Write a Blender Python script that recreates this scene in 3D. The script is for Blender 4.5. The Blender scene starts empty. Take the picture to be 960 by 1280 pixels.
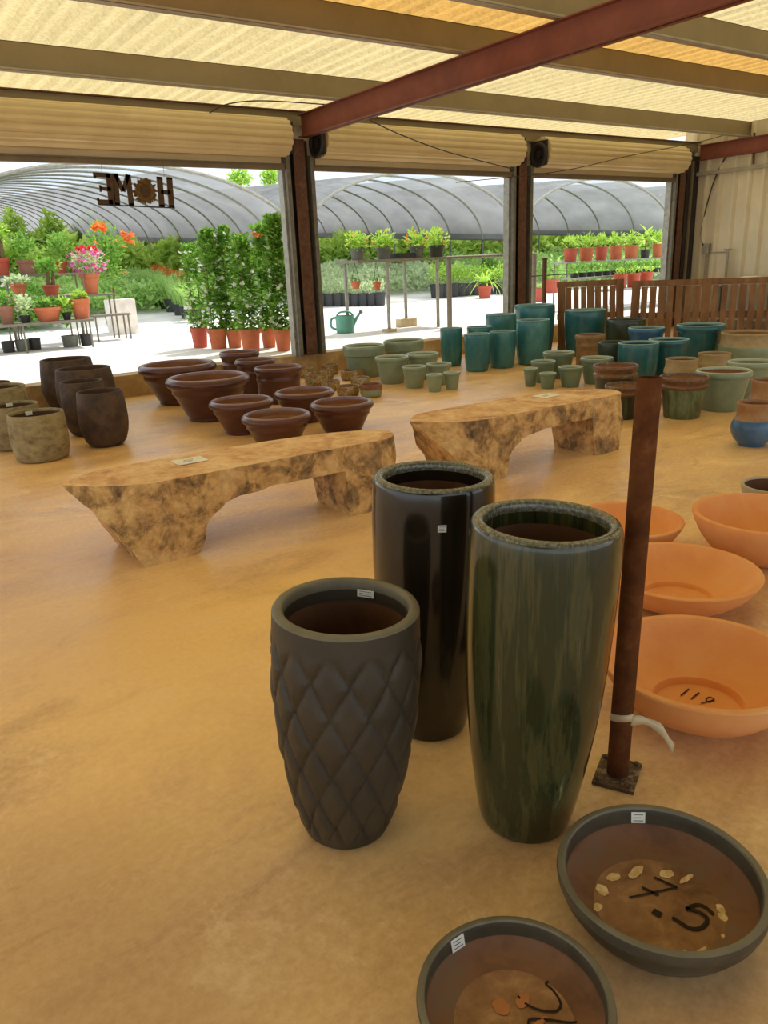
import bpy, math, random
from mathutils import Vector, Matrix
from math import sin, cos, pi, radians, atan2, sqrt

SC = bpy.context.scene
COL = SC.collection
RND = random.Random(7)

# ------------------------------------------------------------------ camera frame
EYE = Vector((0, 0, 1.55)); FPX = 960.0
_p, _r, _y = radians(18.0), radians(2.5), radians(34.1)
FW = Vector((sin(_y)*cos(_p), cos(_y)*cos(_p), -sin(_p)))
_rt = Vector((cos(_y), -sin(_y), 0)); _up = _rt.cross(FW)
RT = _rt*cos(_r) - _up*sin(_r); UP = _up*cos(_r) + _rt*sin(_r)

def ray(px, py): return FW + RT*((px-480)/FPX) - UP*((py-640)/FPX)
def fl(px, py, z=0.0):
    d = ray(px, py); return EYE + d*((z-EYE.z)/d.z)
def at(px, py, Y):
    d = ray(px, py); return EYE + d*(Y/d.y)

cam = bpy.data.cameras.new('camera'); co = bpy.data.objects.new('camera', cam); COL.objects.link(co)
cam.sensor_fit = 'HORIZONTAL'; cam.sensor_width = 36; cam.lens = 36.0; cam.clip_end = 500; cam.clip_start = 0.02
m = Matrix((RT, UP, -FW)).transposed().to_4x4(); m.translation = EYE; co.matrix_world = m
SC.camera = co

# ------------------------------------------------------------------ materials
def srgb(r, g, b):
    f = lambda c: (c/255/12.92) if c/255 <= .04045 else ((c/255+.055)/1.055)**2.4
    return (f(r), f(g), f(b), 1)

class NT:
    def __init__(s, name):
        s.m = bpy.data.materials.new(name); s.m.use_nodes = True
        s.t = s.m.node_tree; s.n = s.t.nodes; s.l = s.t.links; s.n.clear()
        s.out = s.n.new('ShaderNodeOutputMaterial')
    def new(s, t, **kw):
        n = s.n.new(t)
        for k, v in kw.items(): setattr(n, k, v)
        return n
    def link(s, a, b): s.l.new(a, b)

def pos(nt, scale=(1, 1, 1)):
    g = nt.new('ShaderNodeNewGeometry'); mp = nt.new('ShaderNodeMapping')
    mp.inputs['Scale'].default_value = scale
    nt.link(g.outputs['Position'], mp.inputs['Vector']); return mp.outputs['Vector']

def noise(nt, vec, scale, detail=4, rough=.6, dist=0.0):
    n = nt.new('ShaderNodeTexNoise'); n.inputs['Scale'].default_value = scale
    n.inputs['Detail'].default_value = detail; n.inputs['Roughness'].default_value = rough
    n.inputs['Distortion'].default_value = dist
    nt.link(vec, n.inputs['Vector']); return n.outputs['Fac']

def ramp(nt, fac, stops):
    r = nt.new('ShaderNodeValToRGB'); e = r.color_ramp.elements
    while len(e) < len(stops): e.new(.5)
    for i, (p, c) in enumerate(stops): e[i].position = p; e[i].color = c
    nt.link(fac, r.inputs['Fac']); return r.outputs['Color']

def mix(nt, fac, a, b, mode='MIX'):
    n = nt.new('ShaderNodeMix'); n.data_type = 'RGBA'; n.blend_type = mode
    for key, v in ((0, fac), (6, a), (7, b)):
        if hasattr(v, 'is_linked'): nt.link(v, n.inputs[key])
        else: n.inputs[key].default_value = v
    return n.outputs[2]

def principled(nt, color, rough=.6, metal=0, coat=0, spec=.5):
    b = nt.new('ShaderNodeBsdfPrincipled')
    if hasattr(color, 'is_linked'): nt.link(color, b.inputs['Base Color'])
    else: b.inputs['Base Color'].default_value = color
    if hasattr(rough, 'is_linked'): nt.link(rough, b.inputs['Roughness'])
    else: b.inputs['Roughness'].default_value = rough
    b.inputs['Metallic'].default_value = metal
    b.inputs['Coat Weight'].default_value = coat; b.inputs['Coat Roughness'].default_value = .06
    b.inputs['Specular IOR Level'].default_value = spec
    nt.link(b.outputs['BSDF'], nt.out.inputs['Surface']); return b

def bump(nt, b, fac, strength=.3, dist=.01):
    n = nt.new('ShaderNodeBump'); n.inputs['Strength'].default_value = strength; n.inputs['Distance'].default_value = dist
    nt.link(fac, n.inputs['Height']); nt.link(n.outputs['Normal'], b.inputs['Normal'])

def mottled(name, cols, scale=6, rough=.6, stretch=(1, 1, 1), bmp=0, bscale=60, coat=0, metal=0, detail=5, dist=.3, spec=.5):
    """cols: list of (pos, (r,g,b) in 0-255)"""
    nt = NT(name); v = pos(nt, stretch)
    f = noise(nt, v, scale, detail, .65, dist)
    c = ramp(nt, f, [(p, srgb(*c)) for p, c in cols])
    b = principled(nt, c, rough, metal, coat, spec)
    if bmp: bump(nt, b, noise(nt, pos(nt), bscale, 4, .7), bmp, .01)
    return nt.m

def plain(name, c, rough=.6, metal=0):
    return mottled(name, [(.3, tuple(x*.9 for x in c)), (.7, tuple(min(255, x*1.08) for x in c))], 4, rough, metal=metal)

M = {}
M['rustic_dark'] = mottled('rustic_dark', [(.3, (46, 32, 22)), (.52, (76, 56, 38)), (.72, (100, 76, 52))], 8, .7, bmp=.8, bscale=45)
M['rustic_dark_in'] = plain('rustic_dark_in', (84, 58, 38), .85)
M['rustic_tan'] = mottled('rustic_tan', [(.3, (98, 86, 58)), (.48, (142, 128, 90)), (.7, (164, 150, 112))], 9, .8, stretch=(1, 1, 1.6), bmp=.35, bscale=70)
M['brown'] = mottled('brown_glaze', [(.3, (74, 40, 32)), (.7, (96, 54, 42))], 5, .28)
M['brown_rim_skylit'] = mottled('brown_glaze_rim_skylit', [(.3, (112, 84, 84)), (.7, (142, 112, 110))], 7, .3)  # lavender cast paints the sky's reflection into the rim colour
M['brown_in'] = mottled('brown_inside', [(.3, (122, 76, 36)), (.7, (150, 98, 50))], 5, .6)
M['small_mott'] = mottled('mottled_ochre', [(.33, (88, 94, 74)), (.42, (166, 132, 70)), (.5, (118, 92, 60)), (.56, (184, 160, 104)), (.64, (134, 136, 132)), (.7, (104, 110, 78))], 11, .35, detail=3)
M['small_band'] = mottled('mottled_red_brown', [(.35, (108, 64, 44)), (.6, (140, 92, 54)), (.7, (120, 126, 130))], 14, .4)
M['celadon'] = mottled('celadon_glaze', [(.3, (122, 138, 112)), (.7, (144, 158, 132))], 5, .28)
M['celadon_rim_skylit'] = plain('celadon_rim_skylit', (178, 188, 162), .3)  # thin rim glaze, with the sky-lit highlight put into the colour
M['teal_rim_skylit'] = plain('teal_rim_skylit', (128, 164, 160), .3)  # pale teal glaze edge, sky highlight painted into it as well
M['celadon_in'] = plain('celadon_inside', (128, 126, 88), .5)
M['sage'] = mottled('sage_glaze', [(.3, (96, 116, 94)), (.7, (118, 138, 112))], 5, .3)
M['teal'] = mottled('teal_glaze', [(.3, (44, 100, 110)), (.52, (62, 122, 122)), (.75, (102, 148, 134))], 5, .22, stretch=(1, 1, .4))
M['teal_in'] = plain('teal_inside', (40, 70, 70), .4)
M['deep_teal'] = mottled('deep_teal_glaze', [(.3, (34, 84, 92)), (.7, (54, 110, 110))], 5, .22)
M['blueteal'] = mottled('blue_teal_glaze', [(.3, (40, 84, 120)), (.7, (54, 106, 134))], 5, .25)
M['black_green'] = mottled('black_green_glaze', [(.3, (40, 50, 36)), (.7, (62, 72, 48))], 5, .3)
M['tan_band'] = mottled('tan_band_glaze', [(.3, (150, 128, 88)), (.7, (178, 156, 110))], 8, .5, stretch=(1, 1, 2))
M['brown_tan'] = mottled('brown_tan_glaze', [(.3, (112, 88, 56)), (.6, (148, 118, 76)), (.75, (120, 110, 100))], 9, .45)
M['drip_brown'] = mottled('drip_brown_glaze', [(.32, (88, 54, 34)), (.46, (124, 82, 48)), (.56, (96, 66, 44)), (.66, (140, 134, 92))], 12, .3)
M['drip_body'] = mottled('drip_green_glaze', [(.34, (44, 42, 28)), (.46, (84, 92, 60)), (.6, (112, 126, 90))], 10, .3, stretch=(1, 1, .3))
M['drip_dark'] = mottled('drip_dark_glaze', [(.32, (42, 34, 24)), (.6, (58, 62, 40)), (.75, (86, 94, 58))], 13, .3, stretch=(1, 1, .12))
M['blue'] = mottled('blue_glaze', [(.3, (52, 86, 122)), (.6, (72, 108, 140)), (.75, (92, 122, 142))], 7, .3)
M['rust_tan'] = mottled('rust_tan_glaze', [(.3, (146, 96, 56)), (.6, (160, 122, 76)), (.75, (176, 146, 102))], 9, .45)
M['terracotta'] = mottled('terracotta', [(.3, (228, 150, 82)), (.5, (236, 162, 92)), (.7, (239, 175, 110))], 3, .85, bmp=.12, bscale=90)
M['terra_pot'] = mottled('terracotta_pot', [(.3, (182, 96, 62)), (.7, (204, 120, 80))], 5, .85)
M['terra_red'] = mottled('red_plastic_pot', [(.3, (176, 72, 50)), (.7, (190, 88, 64))], 5, .6)
M['terra_dull'] = plain('dull_clay_pot', (150, 104, 84), .85)
M['stone_bowl'] = plain('pale_stoneware', (190, 174, 140), .7)
M['charcoal'] = mottled('charcoal_matte', [(.3, (52, 45, 33)), (.7, (68, 59, 44))], 5, .5, bmp=.12, bscale=160)
M['charcoal_rim'] = mottled('charcoal_rim', [(.3, (100, 92, 72)), (.7, (124, 116, 94))], 8, .5)
M['inside_brown'] = mottled('unglazed_brown', [(.3, (82, 52, 30)), (.7, (108, 72, 44))], 6, .85)
M['black_glaze'] = mottled('black_glaze', [(.3, (22, 18, 12)), (.6, (36, 30, 20)), (.75, (62, 56, 38))], 7, .14, stretch=(1, 1, .15), coat=.25)
M['rim_glaze'] = mottled('speckled_rim_glaze', [(.36, (62, 60, 46)), (.5, (98, 96, 78)), (.6, (122, 118, 98)), (.72, (160, 156, 134))], 110, .25, coat=.3)
M['green_glaze'] = mottled('streaked_green_glaze', [(.28, (26, 25, 12)), (.40, (50, 50, 26)), (.48, (40, 50, 28)), (.56, (74, 70, 38)), (.64, (56, 62, 36)), (.76, (136, 128, 88))], 26, .16, stretch=(1, 1, .07), coat=.2, dist=.2)
M['dish_dark'] = mottled('dish_dark_glaze', [(.3, (62, 57, 44)), (.7, (84, 77, 60))], 9, .4)
M['dish_floor'] = mottled('dish_bare_clay', [(.28, (112, 78, 52)), (.45, (146, 106, 70)), (.58, (166, 124, 84)), (.7, (190, 148, 104))], 12, .8, dist=.4, detail=8)
M['dish_slope'] = mottled('dish_washed_slope', [(.3, (104, 70, 46)), (.5, (136, 94, 62)), (.7, (124, 102, 78))], 7, .7)
M['worn_clay'] = plain('worn_orange_clay', (190, 126, 76), .8)
M['pencil'] = plain('marker_ink', (40, 26, 16), .8)
M['cream'] = mottled('cream_dabs', [(.4, (222, 186, 126)), (.6, (248, 222, 172))], 40, .8)
M['paper'] = plain('white_paper', (240, 236, 224), .8)
M['ink'] = plain('printed_ink', (70, 66, 60), .8)
M['rust'] = mottled('rusty_steel', [(.3, (72, 46, 30)), (.55, (98, 62, 40)), (.75, (122, 84, 54))], 14, .75, bmp=.3, bscale=80)
M['post_rust'] = mottled('post_rust', [(.3, (76, 42, 18)), (.55, (102, 58, 26)), (.75, (126, 78, 42))], 14, .8, bmp=.3, bscale=80, spec=.15)
M['rust_plate'] = mottled('rusted_plate', [(.35, (116, 96, 66)), (.5, (84, 62, 42)), (.65, (166, 146, 112))], 30, .9)
M['plastic_strip'] = plain('clear_tape', (206, 184, 140), .35)
M['redbeam'] = mottled('red_primer', [(.3, (116, 60, 44)), (.7, (138, 76, 56))], 3, .7)
M['purlin'] = mottled('tan_purlin_paint', [(.3, (128, 112, 78)), (.7, (144, 126, 90))], 2, .55)
M['lip'] = plain('purlin_lip', (160, 150, 130), .5)
M['rolldoor'] = mottled('cream_roll_curtain', [(.3, (206, 184, 134)), (.7, (222, 200, 150))], 2, .5)
M['barolive'] = plain('olive_bar', (120, 104, 76), .6)
M['galv'] = mottled('galvanised', [(.35, (136, 134, 122)), (.65, (166, 162, 150))], 12, .45, metal=.3)
M['track'] = mottled('dull_track', [(.35, (96, 92, 78)), (.65, (122, 116, 100))], 10, .6)
M['darkiron'] = plain('dark_iron', (42, 36, 32), .6)
M['siding'] = mottled('cream_siding', [(.3, (206, 192, 160)), (.7, (224, 210, 178))], 1.2, .55)
M['curb'] = mottled('curb_concrete', [(.3, (160, 130, 88)), (.5, (182, 152, 108)), (.7, (204, 184, 150))], 4, .8)
M['pallet'] = mottled('pallet_wood', [(.3, (96, 66, 40)), (.5, (126, 90, 56)), (.72, (152, 114, 76))], 5, .8, stretch=(1, 1, .3))
M['metal_frame'] = plain('weathered_steel', (124, 116, 100), .6)
M['white_block'] = plain('white_painted', (232, 222, 210), .7)
M['black_pot'] = plain('black_plastic', (52, 52, 54), .5)
M['grey_pot'] = plain('grey_plastic', (110, 112, 104), .6)
M['dark_pot'] = plain('dark_olive_plastic', (70, 70, 56), .6)
M['can'] = plain('green_plastic_can', (96, 158, 140), .4)
M['sign'] = mottled('stained_wood_sign', [(.3, (66, 46, 26)), (.7, (96, 68, 36))], 20, .7)
M['wreath'] = mottled('dried_wreath', [(.3, (92, 66, 30)), (.7, (140, 104, 50))], 30, .9)
M['wire'] = plain('dark_cable', (44, 40, 36), .6)
M['pipe'] = plain('grey_pipe', (150, 142, 126), .5)
M['cinder'] = plain('concrete_foot', (196, 176, 140), .9)
M['stem'] = plain('bark', (120, 96, 66), .9)
M['soil'] = plain('potting_soil', (70, 50, 36), .95)

def leafmat(name, cols, scale=9, trans=.35):
    nt = NT(name); f = noise(nt, pos(nt), scale, 3, .7)
    c = ramp(nt, f, [(p, srgb(*c)) for p, c in cols])
    d = nt.new('ShaderNodeBsdfDiffuse'); t = nt.new('ShaderNodeBsdfTranslucent'); mx = nt.new('ShaderNodeMixShader')
    mx.inputs[0].default_value = trans
    nt.link(c, d.inputs['Color']); nt.link(c, t.inputs['Color'])
    nt.link(d.outputs[0], mx.inputs[1]); nt.link(t.outputs[0], mx.inputs[2]); nt.link(mx.outputs[0], nt.out.inputs['Surface'])
    return nt.m
M['leaf'] = leafmat('leaf_green', [(.3, (84, 132, 52)), (.5, (126, 172, 76)), (.7, (176, 206, 110))])
M['leaf_bright'] = leafmat('leaf_bright', [(.3, (140, 184, 60)), (.5, (176, 212, 90)), (.7, (212, 232, 134))])
M['leaf_pale'] = leafmat('leaf_pale', [(.3, (160, 198, 84)), (.5, (206, 230, 118)), (.7, (232, 244, 170))], 5, .5)
M['leaf_jasmine'] = leafmat('leaf_jasmine', [(.3, (72, 116, 44)), (.5, (122, 168, 66)), (.7, (178, 208, 110))], 9, .42)
M['leaf_grey'] = leafmat('leaf_grey', [(.3, (168, 188, 140)), (.5, (200, 216, 168)), (.7, (226, 236, 200))], 9, .45)
M['leaf_grass'] = leafmat('leaf_grass', [(.3, (140, 184, 94)), (.5, (178, 212, 122)), (.7, (208, 228, 160))], 9, .45)
M['fl_white'] = leafmat('petal_white', [(.4, (236, 236, 220)), (.6, (250, 250, 240))])
M['fl_pink'] = leafmat('petal_pink', [(.35, (206, 60, 110)), (.5, (226, 120, 170)), (.65, (220, 170, 214))], 14)
M['fl_red'] = leafmat('petal_red', [(.4, (206, 40, 60)), (.6, (226, 70, 80))])
M['fl_orange'] = leafmat('petal_orange', [(.4, (236, 130, 60)), (.6, (246, 160, 96))])

# concrete floor: ochre stained, cloudy
def floor_mat():
    nt = NT('stained_concrete'); v = pos(nt, (.55, 1.15, 1))
    a = noise(nt, v, .62, 5, .55, 1.4); b2 = noise(nt, v, 1.9, 9, .66, 1.1); c2 = noise(nt, pos(nt), 34, 5, .7, .2)
    base = ramp(nt, a, [(.34, srgb(188, 146, 116)), (.44, srgb(202, 160, 118)), (.53, srgb(224, 184, 120)), (.6, srgb(228, 180, 102)), (.7, srgb(222, 188, 140))])
    col = mix(nt, .58, base, ramp(nt, b2, [(.32, srgb(176, 132, 84)), (.45, srgb(212, 170, 114)), (.56, srgb(226, 186, 122)), (.66, srgb(244, 214, 160))]))
    st = noise(nt, pos(nt, (.8, 1.5, 1)), 1.0, 9, .74, 1.2)
    col = mix(nt, ramp(nt, st, [(.54, (0, 0, 0, 1)), (.66, (.6, .6, .6, 1))]), col, srgb(164, 118, 78))
    lt = noise(nt, pos(nt, (1.2, 1, 1)), 2.3, 9, .75, .8)
    col = mix(nt, ramp(nt, lt, [(.57, (0, 0, 0, 1)), (.7, (.6, .6, .6, 1))]), col, srgb(250, 224, 172))
    col = mix(nt, .16, col, ramp(nt, c2, [(.36, srgb(150, 108, 66)), (.5, srgb(218, 178, 120)), (.64, srgb(250, 228, 182))]))
    # soft floor stains; the golden one puts brighter mid-floor light into the colour
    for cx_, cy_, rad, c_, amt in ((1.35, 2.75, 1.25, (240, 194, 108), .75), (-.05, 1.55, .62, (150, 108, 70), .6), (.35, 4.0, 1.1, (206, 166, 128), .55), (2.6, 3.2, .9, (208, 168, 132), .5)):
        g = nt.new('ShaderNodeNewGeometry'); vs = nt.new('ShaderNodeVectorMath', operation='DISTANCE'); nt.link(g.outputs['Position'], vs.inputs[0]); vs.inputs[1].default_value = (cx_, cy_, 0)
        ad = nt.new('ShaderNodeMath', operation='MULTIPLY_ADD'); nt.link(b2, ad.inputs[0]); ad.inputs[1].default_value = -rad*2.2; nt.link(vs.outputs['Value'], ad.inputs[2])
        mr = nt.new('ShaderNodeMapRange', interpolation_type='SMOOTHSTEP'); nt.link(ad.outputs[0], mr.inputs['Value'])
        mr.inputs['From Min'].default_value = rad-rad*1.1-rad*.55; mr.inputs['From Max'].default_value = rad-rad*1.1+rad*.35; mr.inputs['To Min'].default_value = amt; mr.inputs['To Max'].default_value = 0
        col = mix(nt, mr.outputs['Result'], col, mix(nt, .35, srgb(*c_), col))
    hs = nt.new('ShaderNodeHueSaturation'); hs.inputs['Value'].default_value = 1.13; hs.inputs['Saturation'].default_value = .97; nt.link(col, hs.inputs['Color']); col = hs.outputs['Color']
    br = principled(nt, col, .4)
    rr = ramp(nt, b2, [(.3, (.3, .3, .3, 1)), (.7, (.48, .48, .48, 1))]); nt.link(rr, br.inputs['Roughness'])
    bump(nt, br, c2, .05, .01)
    return nt.m
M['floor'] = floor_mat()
M['ground'] = mottled('pale_gravel', [(.3, (206, 198, 186)), (.5, (222, 216, 206)), (.7, (232, 226, 216))], 1.2, .95, detail=8)

def bench_mat():
    nt = NT('carved_sandstone'); v = pos(nt)
    a = noise(nt, v, 4.5, 6, .65, .5); b2 = noise(nt, v, 4.6, 9, .7, .5); b3 = noise(nt, v, 17, 6, .7, .2)
    c = ramp(nt, a, [(.34, srgb(168, 116, 76)), (.44, srgb(210, 162, 108)), (.54, srgb(230, 190, 136)), (.66, srgb(238, 210, 162))])
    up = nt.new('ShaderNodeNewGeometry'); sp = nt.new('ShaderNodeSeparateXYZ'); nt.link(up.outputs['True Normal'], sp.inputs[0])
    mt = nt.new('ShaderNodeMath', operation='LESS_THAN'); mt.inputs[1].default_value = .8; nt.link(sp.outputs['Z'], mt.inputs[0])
    # darker mottled patches on the rough carved sides only
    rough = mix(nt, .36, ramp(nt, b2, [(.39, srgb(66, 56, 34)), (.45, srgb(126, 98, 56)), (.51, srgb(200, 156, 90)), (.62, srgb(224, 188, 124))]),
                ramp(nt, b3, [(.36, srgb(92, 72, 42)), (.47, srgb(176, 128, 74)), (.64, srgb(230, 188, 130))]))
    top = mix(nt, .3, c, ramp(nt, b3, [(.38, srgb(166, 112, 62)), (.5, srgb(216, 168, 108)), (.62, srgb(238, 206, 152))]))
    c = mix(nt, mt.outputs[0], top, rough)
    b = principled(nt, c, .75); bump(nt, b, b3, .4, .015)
    return nt.m
M['bench'] = bench_mat()

def roof_mat(name, col, fac_t=.9):
    nt = NT(name)
    v = pos(nt, (1, .06, 1)); f = noise(nt, v, 7, 4, .7); g = noise(nt, pos(nt), 22, 5, .8)
    c1 = ramp(nt, f, [(.3, tuple(x*.72 for x in col)+(1,)), (.5, tuple(col)+(1,)), (.7, tuple(min(1, x*1.15) for x in col)+(1,))])
    wv = nt.new('ShaderNodeTexWave', wave_type='BANDS', bands_direction='X', wave_profile='SAW')
    wv.inputs['Scale'].default_value = 1/.21*.314159; wv.inputs['Distortion'].default_value = .6; wv.inputs['Detail'].default_value = 2
    nt.link(pos(nt), wv.inputs['Vector'])
    c1 = mix(nt, .75, c1, ramp(nt, wv.outputs['Fac'], [(.1, (.72, .70, .62, 1)), (.45, (1, 1, 1, 1)), (.8, (1, 1, 1, 1)), (1, (.7, .66, .55, 1))]), 'MULTIPLY')
    c2 = mix(nt, .5, c1, ramp(nt, g, [(.36, tuple(x*.62 for x in col)+(1,)), (.6, tuple(min(1, x*1.2) for x in col)+(1,))]))
    d = nt.new('ShaderNodeBsdfDiffuse'); t = nt.new('ShaderNodeBsdfTranslucent'); mx = nt.new('ShaderNodeMixShader'); mx.inputs[0].default_value = fac_t
    nt.link(c2, d.inputs['Color']); nt.link(c2, t.inputs['Color'])
    nt.link(d.outputs[0], mx.inputs[1]); nt.link(t.outputs[0], mx.inputs[2]); nt.link(mx.outputs[0], nt.out.inputs['Surface'])
    return nt.m
M['roof'] = roof_mat('yellowed_fibreglass', (.47, .372, .185))
M['roof_old'] = roof_mat('aged_amber_fibreglass', (.44, .25, .065))

def cloth_mat(name, c, tr, trans):
    nt = NT(name); v = pos(nt, (1, .6, 1)); f = noise(nt, v, 1.1, 4, .6)
    cc = ramp(nt, f, [(.3, tuple(x*.8 for x in c)+(1,)), (.7, tuple(min(1, x*1.15) for x in c)+(1,))])
    d = nt.new('ShaderNodeBsdfDiffuse'); t = nt.new('ShaderNodeBsdfTranslucent'); mx = nt.new('ShaderNodeMixShader'); mx.inputs[0].default_value = trans
    tp = nt.new('ShaderNodeBsdfTransparent'); m2 = nt.new('ShaderNodeMixShader'); m2.inputs[0].default_value = tr
    nt.link(cc, d.inputs['Color']); nt.link(cc, t.inputs['Color'])
    nt.link(d.outputs[0], mx.inputs[1]); nt.link(t.outputs[0], mx.inputs[2])
    nt.link(mx.outputs[0], m2.inputs[1]); nt.link(tp.outputs[0], m2.inputs[2]); nt.link(m2.outputs[0], nt.out.inputs['Surface'])
    return nt.m
M['shade'] = cloth_mat('grey_shade_cloth', (.33, .33, .335), .1, .46)
M['film'] = cloth_mat('milky_film', (.42, .45, .5), .35, .5)

# ------------------------------------------------------------------ mesh builder
class MB:
    def __init__(s): s.v = []; s.f = []; s.mi = []
    def add(s, vs, fs, mi=0):
        o = len(s.v); s.v += [tuple(x) for x in vs]
        for f in fs: s.f.append([o+i for i in f]); s.mi.append(mi)
    def box(s, a, b, mi=0):
        (x0, y0, z0), (x1, y1, z1) = a, b
        s.add([(x0,y0,z0),(x1,y0,z0),(x1,y1,z0),(x0,y1,z0),(x0,y0,z1),(x1,y0,z1),(x1,y1,z1),(x0,y1,z1)],
              [(0,3,2,1),(4,5,6,7),(0,1,5,4),(1,2,6,5),(2,3,7,6),(3,0,4,7)], mi)
    def obox(s, c, ax, ay, az, mi=0):
        """oriented box: centre and three half-axis vectors"""
        c = Vector(c); ax, ay, az = Vector(ax), Vector(ay), Vector(az); vs = []
        for k in (-1, 1):
            for i, j in ((-1,-1),(1,-1),(1,1),(-1,1)): vs.append(c+ax*i+ay*j+az*k)
        s.add(vs, [(0,3,2,1),(4,5,6,7),(0,1,5,4),(1,2,6,5),(2,3,7,6),(3,0,4,7)], mi)
    def tube(s, pts, r, n=8, mi=0, cap=True):
        pts = [Vector(p) for p in pts]; rs = r if isinstance(r, (list, tuple)) else [r]*len(pts)
        o = len(s.v); prev = None
        for i, p in enumerate(pts):
            d = (pts[min(i+1, len(pts)-1)]-pts[max(i-1, 0)]).normalized()
            if prev is None:
                ref = Vector((0, 0, 1)) if abs(d.z) < .9 else Vector((1, 0, 0)); a = d.cross(ref).normalized()
            else:
                a = (prev - d*prev.dot(d)).normalized()
            prev = a; b = d.cross(a)
            for k in range(n):
                t = 2*pi*k/n; s.v.append(tuple(p + a*(cos(t)*rs[i]) + b*(sin(t)*rs[i])))
        for i in range(len(pts)-1):
            for k in range(n):
                s.f.append([o+i*n+k, o+i*n+(k+1)%n, o+(i+1)*n+(k+1)%n, o+(i+1)*n+k]); s.mi.append(mi)
        if cap:
            s.f.append([o+k for k in range(n)][::-1]); s.mi.append(mi)
            s.f.append([o+(len(pts)-1)*n+k for k in range(n)]); s.mi.append(mi)
    def lathe(s, prof, n=48, mis=None, fn=None, c=(0, 0, 0)):
        """prof: [(r,z)] ; mis: material per segment ; fn(theta, i, r, z)->r"""
        o = len(s.v); idx = []
        for i, (r, z) in enumerate(prof):
            if r < 1e-6:
                idx.append([len(s.v)]*n); s.v.append((c[0], c[1], c[2]+z))
            else:
                row = []
                for k in range(n):
                    t = 2*pi*k/n; rr = fn(t, i, r, z) if fn else r
                    row.append(len(s.v)); s.v.append((c[0]+rr*cos(t), c[1]+rr*sin(t), c[2]+z))
                idx.append(row)
        for i in range(len(prof)-1):
            a, b = idx[i], idx[i+1]; mi = mis[i] if mis else 0
            for k in range(n):
                k2 = (k+1) % n
                f = [a[k], a[k2], b[k2], b[k]]
                g = []
                for q in f:
                    if q not in g: g.append(q)
                if len(g) > 2: s.f.append(g); s.mi.append(mi)
    def leaf(s, p, d, n, L, W, mi=0):
        d = d.normalized(); w = d.cross(n)
        if w.length < 1e-4: w = d.orthogonal()
        w.normalize(); nn = w.cross(d)
        s.add([p, p+d*L*.5+w*W*.5+nn*L*.06, p+d*L, p+d*L*.5-w*W*.5+nn*L*.06], [(0,1,2,3)], mi)
    def build(s, name, mats, parent=None, loc=(0, 0, 0), angle=40, rot=None):
        me = bpy.data.meshes.new(name); me.from_pydata(s.v, [], s.f)
        if not isinstance(mats, (list, tuple)): mats = [mats]
        for mm in mats: me.materials.append(mm)
        me.polygons.foreach_set('material_index', s.mi)
        me.polygons.foreach_set('use_smooth', [True]*len(s.f)); me.update()
        me.set_sharp_from_angle(angle=radians(angle))
        o = bpy.data.objects.new(name, me); COL.objects.link(o); o.location = loc
        if rot is not None: o.rotation_euler = rot
        if parent is not None: o.parent = parent
        return o

def tag(o, label, cat, group=None, kind=None):
    o['label'] = label; o['category'] = cat
    if group: o['group'] = group
    if kind: o['kind'] = kind
    return o
def struct(o): o['kind'] = 'structure'; return o
def empty(name, loc, rz=0):
    o = bpy.data.objects.new(name, None); COL.objects.link(o); o.location = loc; o.rotation_euler = (0, 0, rz)
    o.empty_display_size = .1; return o
def copy_tree(o, parent=None):
    c = o.copy(); COL.objects.link(c)
    if parent is not None: c.parent = parent
    for ch in list(o.children): copy_tree(ch, c)
    return c

# ------------------------------------------------------------------ the building
WY = 10.23      # inner face of the door wall
RX = 14.9       # inner face of the side wall
RZ = 3.78       # roof sheet
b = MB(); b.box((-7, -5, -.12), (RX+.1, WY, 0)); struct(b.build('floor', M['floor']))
b = MB(); b.box((-7, WY, -.12), (RX+.1, WY+.32, .285)); struct(b.build('curb', M['curb']))
# outside ground, rising gently beyond the yard
def gz(Y): return .26 + max(0, Y-20)*.055
b = MB(); ys = [-40, WY+.32]; 
ys = [WY+.32, 13, 16, 20, 24, 30, 40, 60, 90]
xs = [-60, -30, -10, 0, 10, 20, 40, 70, 110]
vs = [(x, y, gz(y)) for y in ys for x in xs]; n = len(xs)
b.add(vs, [(j*n+i, j*n+i+1, (j+1)*n+i+1, (j+1)*n+i) for j in range(len(ys)-1) for i in range(n-1)])
vs = [(-60, WY+.32, .26), (-60, -60, .26), (-7, -60, .26), (-7, WY+.32, .26)]; b.add(vs, [(0, 1, 2, 3)])
vs = [(-7, -60, -.05), (110, -60, -.05), (110, -5, -.05), (-7, -5, -.05)]; b.add(vs, [(0, 1, 2, 3)])
vs = [(RX+.1, -5, .2), (110, -5, .2), (110, WY+.32, .26), (RX+.1, WY+.32, .26)]; b.add(vs, [(0, 1, 2, 3)])
struct(b.build('ground', M['ground']))

def corrugated(y0, y1, mat, x0=-7.5, x1=RX+.3):
    b = MB(); P = .21; seq = [(0, 0), (.05, .008), (.1, 0), (.125, .05), (.175, .05)]
    xs = []; x = x0
    while x < x1:
        for dx, dz in seq: xs.append((x+dx, dz))
        x += P
    n = len(xs)
    vs = [(x, y0, RZ+z) for x, z in xs] + [(x, y1, RZ+z) for x, z in xs]
    b.add(vs, [(i, i+1, n+i+1, n+i) for i in range(n-1)])
    return struct(b.build('ceiling', mat, angle=20))
corrugated(6.9, 11.6, M['roof']); corrugated(5.62, 6.9, M['roof_old']); corrugated(.2, 5.62, M['roof']); corrugated(-5.2, .2, M['purlin'])  # unseen rear sheet is opaque, added to darken the near floor and pots

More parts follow.
